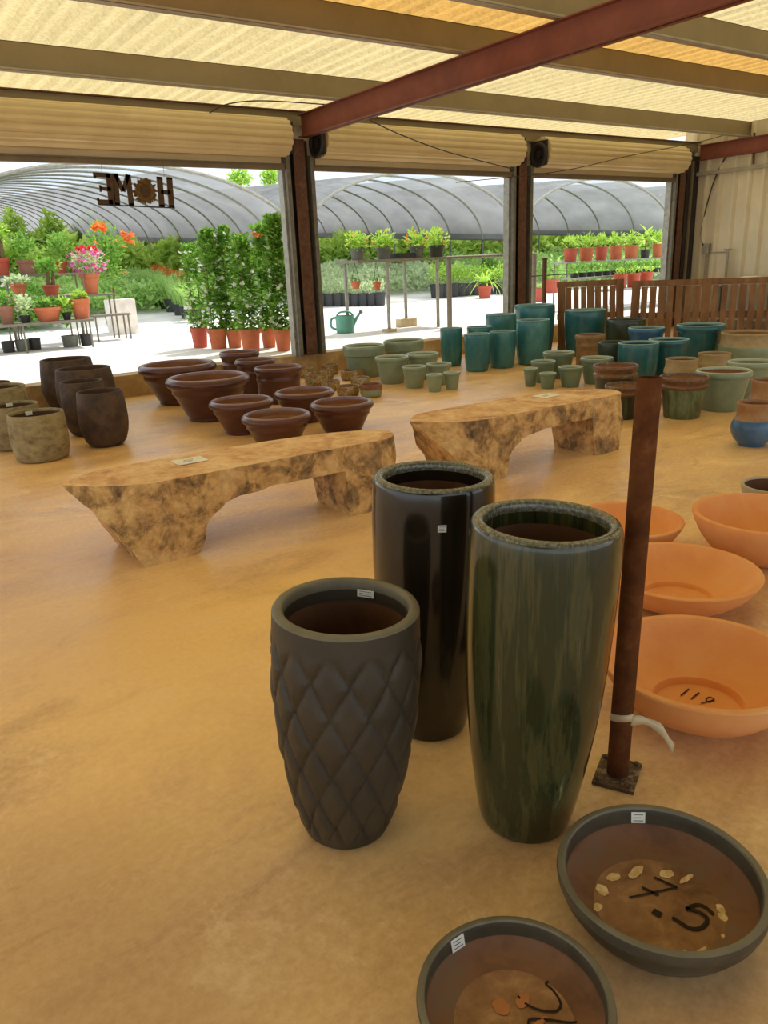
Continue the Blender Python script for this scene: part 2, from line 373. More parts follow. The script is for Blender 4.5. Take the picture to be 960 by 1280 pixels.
def purlin(Y, z0=3.5, z1=3.772, x0=-7, x1=RX):
    b = MB(); t = .006
    b.box((x0, Y-t, z0), (x1, Y+t, z1))
    b.box((x0, Y-.075, z0-.004), (x1, Y+t, z0+.004), 1)
    b.box((x0, Y-.075, z0), (x1, Y-.07, z0+.022), 1)
    b.box((x0, Y-t, z1-.006), (x1, Y+.075, z1))
    return struct(b.build('purlin', [M['purlin'], M['lip']]))
for Y in (9.12, 6.7, 5.42, 3.6, 1.9, .2, -1.6, -3.4): purlin(Y)
b = MB(); b.box((-7, 10.2, 3.38), (RX, 10.235, 3.545)); b.box((-7, 10.15, 3.545), (RX, 10.3, 3.56), 1)
struct(b.build('eave_strut', [M['purlin'], M['rust']]))

def ibeam(X, y0, y1, w=.15, z0=3.215, z1=3.495):
    b = MB(); t = .012
    b.box((X-w/2, y0, z0), (X+w/2, y1, z0+t)); b.box((X-w/2, y0, z1-t), (X+w/2, y1, z1)); b.box((X-.012, y0, z0), (X+.012, y1, z1))
    return b
for X in (5.77, -2.8, RX-.08): struct(ibeam(X, -5, 10.1).build('beam', M['redbeam']))

# lintel siding above the door openings and the side wall
def ribbed(axis, a0, a1, c, z0, z1, pitch, depth, mat, name):
    b = MB(); pts = []; a = a0
    while a < a1-1e-6:
        for da, dd in ((0, 0), (pitch*.62, 0), (pitch*.74, depth), (pitch*.88, depth)):
            if a+da <= a1: pts.append((a+da, dd))
        a += pitch
    pts.append((a1, 0)); n = len(pts); vs = []
    for z in (z0, z1):
        for a, d in pts: vs.append((a, c-d, z) if axis == 'x' else (c-d, a, z))
    b.add(vs, [(i, i+1, n+i+1, n+i) for i in range(n-1)])
    return struct(b.build(name, mat, angle=15))
b = MB(); b.box((-7, 10.3, 2.83), (RX, 10.36, 3.56)); struct(b.build('wall_back', M['siding']))
ribbed('y', -5, 10.5, RX, 0, RZ, .3, .06, M['siding'], 'wall_right')
b = MB(); b.box((RX+.03, -5, 0), (RX+.1, 10.55, RZ)); struct(b.build('wall_right_backing', M['siding']))
b = MB(); b.box((RX-.1, -5, 2.93), (RX-.02, 10.2, 3.0)); struct(b.build('trim_girt', M['lip']))

# steel columns with the door tracks either side
CX = (1.08, 5.70, 9.97, 14.35)
for X in CX:
    b = MB(); z0 = .285
    b.box((X-.09, 10.12, z0), (X+.09, 10.135, 3.2)); b.box((X-.09, 10.285, z0), (X+.09, 10.3, 3.2)); b.box((X-.01, 10.135, z0), (X+.01, 10.285, 3.2))
    b.box((X-.17, 10.232, .285), (X+.17, 10.36, .3))
    b.box((X-.2, 10.24, z0), (X+.2, 10.26, 3.2), 1)
    for zz in (.9, 1.6, 2.3): b.box((X+.1, 10.2, zz), (X+.19, 10.24, zz+.05), 1)
    struct(b.build('column', [M['rust'], M['darkiron']]))

b = MB(); b.box((14.5, 10.14, 0), (RX-.02, 10.3, 3.3)); b.box((14.62, 10.1, .1), (14.66, 10.14, 3.2), 1); struct(b.build('column', [M['darkiron'], M['barolive']]))

def rollup(x0, x1, label, wheel=True):
    r = empty('rollup_door', ((x0+x1)/2, 10.0, 0))
    cx, L = (x1-x0)/2, x1-x0
    ax = Vector((0, 0, 3.19)); b = MB(); prof = []
    # coiled slatted curtain: scalloped cylinder along x
    nseg = 15
    n = nseg*4; ring = []
    for k in range(n):
        t = 2*pi*k/n; q = (k % 4)/4; rad = .215 + .024*abs(sin(pi*q))
        ring.append((cos(t)*rad, sin(t)*rad))
    vs = [(-cx+.06, y, 3.19+z) for y, z in ring] + [(cx-.06, y, 3.19+z) for y, z in ring]
    b.add(vs, [(k, (k+1) % n, n+(k+1) % n, n+k) for k in range(n)] + [list(range(n))[::-1], list(range(n, 2*n))])
    b.build('curtain_roll', M['rolldoor'], r, angle=25)
    b = MB(); zs = 2.985
    b.box((-cx+.06, .17, 2.87), (cx-.06, .2, 3.1)); b.build('hanging_curtain', M['rolldoor'], r)
    b = MB(); b.box((-cx+.02, .15, 2.81), (cx-.02, .225, 2.875)); b.box((-cx+.02, .12, 2.87), (cx-.02, .15, 2.885)); b.build('bottom_bar', M['barolive'], r)
    for sx in (-1, 1):
        b = MB(); X = sx*(cx+.02)
        b.box((X-.03, .12, .285), (X+.03, .26, 3.0)) ; b.box((X-sx*.045-.015, .2, .285), (X-sx*.045+.015, .33, 2.84), 1)
        b.build('track', [M['track'], M['galv']], r)
        b = MB(); b.box((sx*(cx-.03)-.012, -.16, 2.98), (sx*(cx-.03)+.012, .2, 3.36)); b.build('bracket', M['darkiron'], r)
    if wheel:
        b = MB(); X = -cx+.005
        pts = [(X, cos(t)*.16, 3.14+sin(t)*.16) for t in [2*pi*k/20 for k in range(21)]]
        b.tube(pts, .035, 8, cap=False)
        b.tube([(X-.02, 0, 3.14), (X+.06, 0, 3.14)], .06, 12)
        b.build('chain_wheel', M['darkiron'], r)
    tag(r, label, 'roll-up door', 'rolled up shutters over the openings'); return r
rollup(1.33, 5.50, 'rolled up cream shutter above the leftmost opening with the hanging sign', False)
rollup(5.92, 9.76, 'rolled up cream shutter above the middle opening, right of the red beam')
rollup(10.2, 14.14, 'rolled up cream shutter above the right opening, beside the ribbed side wall')

# hanging cables
def cable(pts, r, label, name='hanging_cable'):
    b = MB(); pts = [Vector(p) for p in pts]; out = []
    for i in range(len(pts)-1):
        for k in range(8):
            t = k/8; p0 = pts[max(i-1, 0)]; p1 = pts[i]; p2 = pts[i+1]; p3 = pts[min(i+2, len(pts)-1)]
            out.append(.5*((2*p1)+(p2-p0)*t+(2*p0-5*p1+4*p2-p3)*t*t+(3*p1-p0-3*p2+p3)*t**3))
    out.append(pts[-1]); b.tube(out, r, 6); return tag(b.build(name, M['wire'], angle=60), label, 'cable')
cable([at(462, 150, 9.0), at(500, 168, 9.2), at(560, 190, 9.5), at(640, 211, 9.72)], .008, 'thin dark cable drooping from the red beam past the middle shutter')
cable([at(570, 228, 9.7), at(700, 214, 9.7), at(790, 194, 9.7), at(880, 176, 9.7), at(938, 158, 9.1)], .007, 'thin dark cable strung across the right shutter to the side wall')
cable([at(262, 141, 9.9), at(285, 130, 9.9), at(330, 126, 9.9), at(412, 131, 9.9)], .008, 'thin dark cable looped along the eave above the left shutter')
def onwall(px, py, off=.05):
    d = ray(px, py); return EYE + d*((RX-off)/d.x)
cable([onwall(926, 176), onwall(905, 200), onwall(893, 225), onwall(884, 255), onwall(877, 285), onwall(877, 302), onwall(883, 311)], .012, 'dark cable running down the ribbed side wall to the electrical box')
b = MB(); b.tube([onwall(943, 166, .06), onwall(942, 205, .06)], .02, 8); tag(b.build('conduit', M['rust']), 'short rusty vertical conduit on the red beam at the side wall', 'pipe')
# electric box with its pipe
bx = onwall(884, 311)
r = empty('electrical_box', (RX-.03, bx.y, 0)); b = MB(); b.box((-.07, -.06, bx.z-.1), (0, .06, bx.z+.1)); b.build('box_body', M['galv'], r)
b = MB(); b.box((-.075, -.045, bx.z-.08), (-.069, .045, bx.z+.08)); b.build('cover_plate', M['lip'], r)
pz = onwall(884, 350).z; b = MB(); b.tube([(-.03, 0, bx.z-.1), (-.03, 0, .2)], .02, 8); b.build('conduit_pipe', M['pipe'], r)
tag(r, 'grey electrical box with a pipe below on the ribbed side wall', 'electrical box')
p0, p1, p2 = onwall(888, 313), onwall(912, 315), onwall(911, 346)
r = empty('water_pipe', (RX-.11, p1.y, 0)); b = MB()
b.tube([(0, 0, .2), (0, 0, p1.z+.03)], .025, 10); b.build('riser', M['pipe'], r)
b = MB(); b.tube([(0, 0, p1.z), (0, p0.y-p1.y-.06, p1.z)], .015, 8); b.build('branch', M['pipe'], r)
b = MB(); b.tube([(0, -.09, p1.z+.05), (0, .09, p1.z+.05)], .012, 8); b.tube([(0, 0, p1.z), (0, 0, p1.z+.06)], .014, 8); b.build('valve_handle', M['galv'], r)
tag(r, 'grey upright water pipe with a small tap valve on the side wall', 'pipe')

# work table along the side wall, with a folded bundle on it
tz = .95
def_t = empty('work_table', (13.95, 7.4, 0)); r = def_t
b = MB(); b.box((-.75, -1.9, tz-.05), (.78, 2.0, tz)); b.build('table_top', M['galv'], r)
for sx in (-.65, .7):
    for sy in (-1.8, 1.9):
        b = MB(); b.box((sx-.03, sy-.03, 0), (sx+.03, sy+.03, tz-.05)); b.build('leg', M['metal_frame'], r)
b = MB(); b.box((-.7, -1.8, .3), (.74, 1.9, .33)); b.build('shelf', M['galv'], r)
tag(r, 'grey metal work table behind the wooden pallets by the side wall', 'table')
q = at(868, 346, 8.6); b = MB()
b.lathe([(0, 0), (.2, 0), (.24, .02), (.22, .05), (.12, .075), (0, .08)], 20, fn=lambda t, i, r, z: r*(1+.25*cos(2*t)+.06*sin(5*t)))
tag(b.build('folded_sack', M['paper'], loc=(14.0, 8.3, tz)), 'pale folded sack lying on the grey work table', 'sack')

# wooden pallets standing on edge
def pallet(label, P0, P1, h, nsl, gap_after=None, lean=.12):
    P0, P1 = Vector(P0), Vector(P1); d = (P1-P0); L = d.length; d.normalize(); nrm = Vector((d.y, -d.x, 0))
    r = empty('wooden_pallet', P0); r.rotation_euler = (-lean, 0, atan2(d.y, d.x))
    for zz, hh in ((h-.045, .045), (h*.5, .045), (.05, .05)):
        b = MB(); b.box((0, 0, zz-hh), (L, .04, zz+hh)); b.build('stringer', M['pallet'], r)
    rnd = random.Random(nsl)
    for k in range(nsl):
        x0 = L*k/nsl; pw = L/nsl; end = k in (0, nsl-1, nsl//2)
        wd = pw*(rnd.uniform(.62, .8) if not end else 1.0); x = x0+pw/2
        b = MB(); b.box((x-wd/2, -.026 if end else -.022, 0), (x+wd/2, 0, h - (0 if end else .1)))
        b.build('slat', M['pallet'], r)
    tag(r, label, 'pallet', 'wooden pallets stood on edge'); return r

PA = at(700, 351, 9.1); PB = at(783, 353, 8.55)
pallet('wooden pallet standing on edge left, below the right opening', (PA.x, PA.y, 0), (PB.x, PB.y, 0), 1.13, 9)
PC = at(790, 353, 8.35); PD = at(962, 364, 6.6)
pallet('wooden pallet standing on edge right, in front of the grey work table', (PC.x, PC.y, 0), (PD.x+.3, PD.y-.1, 0), 1.10, 17)

# ------------------------------------------------------------------ pots
PR = {
 'tall':   [(.80,0),(.845,.02),(.88,.10),(.935,.3),(.975,.55),(1.0,.8),(1.0,.93),(.985,1)],
 'vase':   [(.60,0),(.64,.012),(.70,.06),(.82,.22),(.925,.42),(.98,.62),(1.0,.8),(1.0,.93),(.985,.985),(.97,1)],
 'rustic': [(.62,0),(.76,.03),(.9,.1),(1.03,.25),(1.09,.4),(1.10,.52),(1.07,.75),(1.0,1)],
 'barrel': [(.82,0),(.93,.04),(1.0,.2),(1.04,.45),(1.03,.75),(1.0,1)],
 'flare':  [(.66,0),(.68,.02),(.76,.3),(.85,.62),(.90,.8),(.92,.85),(.99,.88),(1.0,.93),(.99,.985),(.97,1)],
 'banded_bowl': [(.53,0),(.55,.02),(.545,.09),(.57,.11),(.59,.13),(.72,.4),(.83,.62),(.87,.65),(.875,.73),(.89,.78),(.96,.82),(1.0,.87),(1.0,.93),(.97,.985),(.94,1)],
 'banded_cyl':  [(.84,0),(.87,.02),(.89,.3),(.90,.62),(.93,.64),(.93,.68),(.91,.7),(.92,.84),(.975,.87),(1.0,.91),(1.0,.95),(.98,.99),(.96,1)],
 'small':  [(.72,0),(.86,.03),(.97,.15),(1.02,.35),(1.02,.6),(1.0,.85),(1.0,1)],
 'belly':  [(.70,0),(.74,.02),(.74,.05),(.86,.09),(1.05,.18),(1.18,.3),(1.22,.42),(1.18,.52),(1.07,.61),(.98,.66),(.95,.72),(.955,.88),(1.0,.95),(1.0,1)],
 'shoulder': [(.72,0),(.8,.03),(.93,.2),(1.02,.42),(1.06,.58),(1.05,.68),(1.0,.74),(.975,.8),(.965,.92),(1.0,.97),(1.0,1)],
 'drip':   [(.70,0),(.73,.02),(.80,.3),(.87,.6),(.90,.72),(.96,.75),(.98,.78),(.96,.81),(.90,.84),(.91,.89),(.98,.92),(1.0,.96),(.985,1)],
 'collar': [(.74,0),(.77,.02),(.82,.3),(.88,.64),(.9,.68),(.97,.71),(.98,.86),(1.0,.9),(1.0,.96),(.98,1)],
}
def prof_pot(pr, R, h, t, ft=None, inband=0):
    """closed pot profile; returns profile, material slots (0 outer, 1 inner, 2 rim) """
    outer = [(rf*R, zf*h) for rf, zf in PR[pr]]
    ft = ft or min(.05, h*.12)
    P = [(0, 0)]; mi = []
    for q in outer: P.append(q); mi.append(0)
    ro, zo = outer[-1]
    lip = min(t*.35, .012)
    P += [(ro-t*.15, zo+lip*.7), (ro-t*.5, zo+lip), (ro-t*.85, zo+lip*.7), (ro-t, zo)]; mi += [2, 2, 2, 2]
    rin = ro-t
    zi = zo-.02
    P.append((rin, zi)); mi.append(2)
    if inband: P.append((rin, zo-inband)); mi.append(0); zi = zo-inband
    import bisect
    for rf, zf in reversed(PR[pr]):
        z = zf*h
        if z < zi-.01 and z > ft+.015:
            P.append((min(rin, rf*R-t), z)); mi.append(1)
    rb = min(rin, P[-1][0]-t*.4); P.append((rb, ft)); mi.append(1); P.append((0, ft)); mi.append(1)
    return P, mi
POTS = {}
def pot(key, name, label, X, Y, h, R, pr, mo, mi_=None, mr=None, t=None, group=None, band=None, mband=None, seg=48, cat='pot', z=0, rz=0):
    t = t or max(.012, R*.08)
    P, mi = prof_pot(pr, R, h, t)
    mats = [M[mo], M[mi_ or mo], M[mr or mo]]
    b = MB()
    if band is None:
        b.lathe(P, seg, mi)
        o = b.build(name, mats, loc=(X, Y, z), angle=50)
    else:
        # everything above the band height is a part of its own
        k = next(i for i, (r_, z_) in enumerate(P) if z_ >= band*h-1e-6)
        kb = len(P)-1
        low = P[:k+1]; top = P[k:]
        # inner wall stays with the band mesh above its height, with the body below it
        kk = next(i for i in range(len(top)) if i > 4 and top[i][1] < band*h)
        bt = top[:kk+1]; bl = top[kk:]
        b.lathe(low, seg, mi[:k]); b.lathe(bl, seg, [1]*(len(bl)-1))
        o = b.build(name, mats, loc=(X, Y, z), angle=50)
        b = MB(); b.lathe(bt, seg, [2 if q < len(bt)-2 and mi[k+q] != 1 else 1 for q in range(len(bt)-1)])
        b.build('rim_band', [M[mo], M[mi_ or mo], M[mband]], o, angle=50)
    tag(o, label, cat, group); POTS[key] = (o, X, Y, h, R, t); return o

gA = 'rustic pots at the left'
pot('A1', 'rustic_pot', 'tall dark brown rustic pot farthest back in the left cluster, against the curb', 2.17, 9.90, .60, .29, 'rustic', 'rustic_dark', 'rustic_dark_in', group=gA)
pot('A2', 'rustic_pot', 'widest dark brown rustic pot, second from the back in the left cluster', 2.20, 9.25, .54, .297, 'rustic', 'rustic_dark', 'rustic_dark_in', group=gA)
pot('A3', 'rustic_pot', 'dark brown rustic pot half hidden behind the foremost dark one at left', 1.892, 8.116, .54, .204, 'rustic', 'rustic_dark', 'rustic_dark_in', group=gA)
pot('A4', 'rustic_pot', 'dark brown rounded rustic pot foremost of the dark ones at left', 1.885, 7.449, .513, .205, 'rustic', 'rustic_dark', 'rustic_dark_in', group=gA)
pot('A5', 'rustic_pot', 'greenish tan rustic pot foremost at left, in full view', 1.276, 7.308, .412, .235, 'barrel', 'rustic_tan', 'rustic_dark_in', group=gA)
pot('A6', 'rustic_pot', 'greenish tan rustic pot directly behind the foremost tan one at left', 1.20, 8.031, .405, .24, 'barrel', 'rustic_tan', 'rustic_dark_in', group=gA)
pot('A7', 'rustic_pot', 'greenish tan rustic pot cut by the left edge, farthest back of the tan ones', 1.22, 8.85, .49, .27, 'barrel', 'rustic_tan', 'rustic_dark_in', group=gA)
pot('A8', 'rustic_pot', 'dark brown pot at the left edge behind the tan rustic pots', 1.25, 9.75, .43, .25, 'barrel', 'rustic_dark', 'rustic_dark_in', group=gA)
gB = 'chocolate brown glazed pots'
pot('B1', 'banded_bowl_planter', 'large brown banded bowl planter at back left, nearest the curb', 3.318, 9.281, .47, .472, 'banded_bowl', 'brown', 'brown_in', 'brown_rim_skylit', t=.05, group=gB)
pot('B2', 'banded_bowl_planter', 'large brown banded bowl planter in front, overlapping the other large bowl', 3.167, 7.959, .455, .45, 'banded_bowl', 'brown', 'brown_in', 'brown_rim_skylit', t=.05, group=gB)
pot('B3', 'banded_bowl_planter', 'medium brown bowl planter just right of and below the large front bowl', 3.103, 7.001, .32, .318, 'banded_bowl', 'brown', 'brown_in', 'brown_rim_skylit', t=.036, group=gB)
pot('B4', 'banded_bowl_planter', 'medium brown bowl planter closest to the near stone bench', 3.042, 6.138, .302, .312, 'banded_bowl', 'brown', 'brown_in', 'brown_rim_skylit', t=.036, group=gB)
pot('B5', 'banded_bowl_planter', 'medium brown bowl planter with ochre inside, in front of the brown cylinder pots', 3.84, 7.056, .312, .316, 'banded_bowl', 'brown', 'brown_in', 'brown_rim_skylit', t=.036, group=gB)
pot('B6', 'banded_bowl_planter', 'medium brown bowl planter at right, over the far end of the near bench', 3.772, 6.209, .306, .304, 'banded_bowl', 'brown', 'brown_in', 'brown_rim_skylit', t=.036, group=gB)
pot('B7', 'cylinder_planter', 'brown cylinder planter foremost and rightmost of the three', 4.22, 8.369, .415, .286, 'banded_cyl', 'brown', 'brown_in', 'brown_rim_skylit', group=gB)
pot('B8', 'cylinder_planter', 'brown cylinder planter in the middle of the row of three', 4.251, 9.044, .445, .256, 'banded_cyl', 'brown', 'brown_in', 'brown_rim_skylit', group=gB)
pot('B9', 'cylinder_planter', 'brown cylinder planter farthest back of the three, against the curb', 4.385, 9.80, .48, .27, 'banded_cyl', 'brown', 'brown_in', 'brown_rim_skylit', group=gB)
gC = 'small mottled ochre pots'
for key, X, Y, h, R, lab in (
  ('C1', 5.18, 9.15, .16, .155, 'small mottled ochre pot beside the brown cylinder planter, second row'),
  ('C2', 5.887, 9.95, .14, .118, 'tiny mottled ochre pot at the back right against the curb'),
  ('C3', 5.45, 9.92, .136, .11, 'tiny mottled ochre pot at the back left against the curb'),
  ('C9', 5.56, 9.50, .134, .09, 'tiny bluish mottled pot between the ochre ones'),
  ('C4', 5.80, 9.2, .134, .165, 'small wide ochre pot in front of the celadon cylinder'),
  ('C5', 5.097, 8.635, .12, .122, 'small mottled ochre pot left in the third row'),
  ('C6', 5.026, 8.096, .117, .138, 'small mottled ochre pot just behind the brown bowl rim, front row'),
  ('C7', 5.467, 8.496, .132, .124, 'small mottled ochre pot behind the green and brown one')):
    pot(key, 'small_pot', lab, X, Y, h, R, 'small', 'small_mott', 'brown_in', group=gC, seg=28)
pot('C8', 'small_pot', 'small green pot with red-brown upper band, foremost of the mottled ones', 5.167, 7.797, .15, .131, 'small', 'celadon', 'brown_in', group=gC, seg=32, band=.6, mband='small_band')
gD = 'celadon green pots'
pot('D1', 'celadon_planter', 'large celadon cylinder planter left of its twin, by the curb', 6.099, 9.341, .435, .303, 'collar', 'celadon', 'celadon_in', 'celadon_rim_skylit', group=gD)
pot('D2', 'celadon_planter', 'large celadon cylinder planter right of its twin, behind the flared pots', 6.804, 9.339, .443, .301, 'collar', 'celadon', 'celadon_in', 'celadon_rim_skylit', group=gD)
pot('D3', 'flared_pot', 'medium celadon flared pot, left of the middle row', 5.99, 8.505, .345, .23, 'flare', 'celadon', 'celadon_in', 'celadon_rim_skylit', group=gD)
pot('D4', 'flared_pot', 'medium celadon flared pot, right of the middle row', 6.503, 8.497, .34, .23, 'flare', 'celadon', 'celadon_in', 'celadon_rim_skylit', group=gD)
pot('D5', 'flared_pot', 'small celadon flared pot on the left in front of the medium ones', 5.94, 7.941, .27, .161, 'flare', 'celadon', 'celadon_in', 'celadon_rim_skylit', group=gD)
pot('D6', 'flared_pot', 'small celadon flared pot behind the two tiniest celadon pots', 6.314, 7.904, .27, .167, 'flare', 'celadon', 'celadon_in', 'celadon_rim_skylit', group=gD)
pot('D7', 'flared_pot', 'tiny celadon flared pot foremost, left of its twin', 5.91, 7.49, .213, .108, 'flare', 'celadon', 'celadon_in', 'celadon_rim_skylit', group=gD, seg=32)
pot('D8', 'flared_pot', 'tiny celadon flared pot, right of its twin and nearest the teal jars', 6.159, 7.456, .213, .107, 'flare', 'celadon', 'celadon_in', 'celadon_rim_skylit', group=gD, seg=32)
gE = 'tall teal glazed jars'
pot('E1', 'tall_jar', 'teal jar at the far left end of the teal group', 7.599, 9.20, .563, .170, 'tall', 'teal', 'teal_in', 'teal_rim_skylit', group=gE)
pot('E2', 'tall_jar', 'teal jar peeking out behind the foremost teal jar', 8.02, 9.03, .558, .195, 'tall', 'teal', 'teal_in', 'teal_rim_skylit', group=gE)
pot('E3', 'tall_jar', 'foremost teal jar, its base nearest the viewer in the left trio', 7.468, 8.465, .523, .185, 'tall', 'teal', 'teal_in', 'teal_rim_skylit', group=gE)
pot('E4', 'tall_jar', 'taller teal jar standing behind, below the middle column', 8.66, 9.25, .69, .243, 'tall', 'teal', 'teal_in', 'teal_rim_skylit', group=gE)
pot('E5', 'tall_jar', 'teal jar in front row between the foremost jar and the wide one', 7.95, 8.45, .52, .193, 'tall', 'teal', 'teal_in', 'teal_rim_skylit', group=gE)
pot('E6', 'tall_jar', 'wide teal jar in front of the tallest one, full height in view', 8.486, 8.372, .645, .248, 'tall', 'teal', 'teal_in', 'teal_rim_skylit', group=gE)
pot('E7', 'tall_jar', 'tallest teal jar at the back right of the middle column', 9.36, 9.2, .79, .325, 'tall', 'teal', 'teal_in', 'teal_rim_skylit', group=gE)
pot('E8', 'tall_jar', 'large wide green-teal jar in front of the left pallet', 9.771, 8.5, .70, .322, 'tall', 'deep_teal', 'teal_in', 'teal_rim_skylit', group=gE)
gG = 'dark glazed planters before the pallets'
pot('E9', 'glazed_planter', 'blackish green planter right of the large wide teal jar', 9.83, 7.75, .57, .288, 'tall', 'black_green', 'teal_in', group=gG)
pot('E10', 'glazed_planter', 'brown-tan planter standing alone before the blackish green one', 8.864, 7.60, .436, .217, 'banded_cyl', 'brown_tan', 'brown_in', group=gG)
pot('E11', 'glazed_planter', 'dark blue teal planter behind the pair of green-teal ones', 9.16, 6.87, .54, .25, 'flare', 'blueteal', 'teal_in', 'teal_rim_skylit', group=gG)
pot('E12', 'glazed_planter', 'green-teal planter directly left of and behind the rusty post top', 8.057, 6.145, .475, .248, 'tall', 'deep_teal', 'teal_in', 'teal_rim_skylit', group=gG)
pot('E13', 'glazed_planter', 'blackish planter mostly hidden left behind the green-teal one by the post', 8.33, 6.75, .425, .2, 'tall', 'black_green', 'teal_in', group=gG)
pot('E14', 'glazed_planter', 'green-teal planter right of the rusty post, before the dark blue one', 8.58, 6.09, .475, .253, 'flare', 'deep_teal', 'teal_in', 'teal_rim_skylit', group=gG)
pot('E15', 'glazed_planter', 'large deep teal planter in front of the right pallet', 9.591, 6.326, .57, .318, 'flare', 'deep_teal', 'teal_in', 'teal_rim_skylit', group=gG)
gS = 'sage green flared pots'
pot('S1', 'flared_pot', 'tiny sage flared pot at the left end of the sage group', 6.958, 6.888, .221, .093, 'flare', 'sage', 'celadon_in', 'celadon_rim_skylit', group=gS, seg=32)
pot('S2', 'flared_pot', 'small sage flared pot behind the two tiny ones', 7.304, 7.013, .267, .160, 'flare', 'sage', 'celadon_in', 'celadon_rim_skylit', group=gS)
pot('S3', 'flared_pot', 'tiny sage flared pot foremost, with pale rim', 6.976, 6.617, .185, .107, 'flare', 'sage', 'celadon_in', 'celadon_rim_skylit', group=gS, seg=32)
pot('S4', 'flared_pot', 'larger sage flared pot at the back of the sage group', 7.712, 7.13, .329, .210, 'flare', 'sage', 'celadon_in', 'celadon_rim_skylit', group=gS)
pot('S5', 'flared_pot', 'small sage flared pot above the far end of the second bench', 7.25, 6.5, .241, .152, 'flare', 'sage', 'celadon_in', 'celadon_rim_skylit', group=gS)
pot('S6', 'flared_pot', 'larger sage flared pot at right, before the brown-tan planter', 7.66, 6.45, .312, .206, 'flare', 'sage', 'celadon_in', 'celadon_rim_skylit', group=gS)
gF = 'two-tone glazed pots on the right'
pot('F1', 'two_tone_pot', 'large green pot with wide tan shoulder at the right edge', 9.574, 5.62, .50, .331, 'shoulder', 'celadon', 'brown_in', group=gF, band=.68, mband='tan_band')
pot('F2', 'two_tone_pot', 'tan banded pot behind the smaller tan and turquoise one', 8.571, 5.437, .346, .189, 'shoulder', 'tan_band', 'brown_in', group=gF, band=.68, mband='tan_band')
pot('F3', 'two_tone_pot', 'turquoise pot with tan band behind the brown drip pot', 7.852, 5.379, .358, .182, 'shoulder', 'teal', 'brown_in', group=gF, band=.5, mband='tan_band')
pot('F4', 'wide_flared_pot', 'wide light green flared pot right of the brown drip pot', 7.139, 4.41, .387, .267, 'flare', 'celadon', 'brown_in', 'celadon_rim_skylit', group=gF)
pot('F5', 'wide_flared_pot', 'green flared pot at right behind the wide light green one', 7.86, 4.55, .39, .24, 'flare', 'celadon', 'celadon_in', 'celadon_rim_skylit', group=gF)
pot('F6', 'drip_pot', 'green drip glazed pot with double brown rim, right of the rusty post', 6.567, 4.458, .39, .229, 'drip', 'drip_body', 'brown_in', group=gF, band=.72, mband='drip_brown')
pot('F7', 'drip_pot', 'dark drip glazed pot with wide brown double rim, left behind the post', 6.62, 5.32, .42, .235, 'drip', 'drip_dark', 'brown_in', group=gF, band=.72, mband='drip_brown')
pot('F8', 'drip_pot', 'smaller dark drip pot with brown collar just left of the post', 6.16, 4.83, .32, .19, 'drip', 'drip_dark', 'brown_in', group=gF, band=.72, mband='drip_brown')
pot('F9', 'flared_pot', 'green flared pot half hidden behind the far end of the second bench', 5.74, 4.92, .30, .145, 'flare', 'celadon', 'brown_in', group=gF, band=.85, mband='brown_tan')
pot('F10', 'drip_pot', 'small green drip pot hidden mostly behind the rusty post', 6.0, 4.42, .27, .12, 'drip', 'drip_body', 'brown_in', group=gF, band=.72, mband='drip_brown', seg=32)
pot('F11', 'round_bellied_pot', 'blue round-bellied pot with rust tan neck, foremost at right', 5.952, 3.373, .352, .140, 'belly', 'blue', 'brown_in', group=gF, band=.61, mband='rust_tan')
pot('F12', 'round_bellied_pot', 'blue round-bellied pot with tan neck at the right edge, behind its twin', 6.75, 3.72, .408, .15, 'belly', 'blue', 'brown_in', group=gF, band=.61, mband='rust_tan')

# tall foreground vases
def sticker(parent, cx, cy, r, phi, z, w, hh, inner=True, tilt=0, lines=3):
    """paper label stuck on a pot wall, origin of parent at (cx,cy,0)"""
    u = Vector((-sin(phi), cos(phi), 0)); nr = Vector((cos(phi), sin(phi), 0))*( -1 if inner else 1)
    if inner: u = -u
    ct = Vector((cos(phi)*r, sin(phi)*r, z)); up = (Vector((0, 0, 1)) + Vector((cos(phi), sin(phi), 0))*tilt).normalized()
    nn = u.cross(up); nn = nn if nn.dot(nr) > 0 else -nn
    b = MB(); b.obox(ct+nn*.003, u*w/2, up*hh/2, nn*.0008)
    for k in range(lines):
        zz = (.28-.28*k)*hh; ww = w*(.36 if k != 1 else .28)
        b.obox(ct+nn*.0042+up*zz-u*(w*.36-ww), u*ww, up*hh*.026, nn*.0004, 1)
    return b.build('price_tag', [M['paper'], M['ink']], parent)

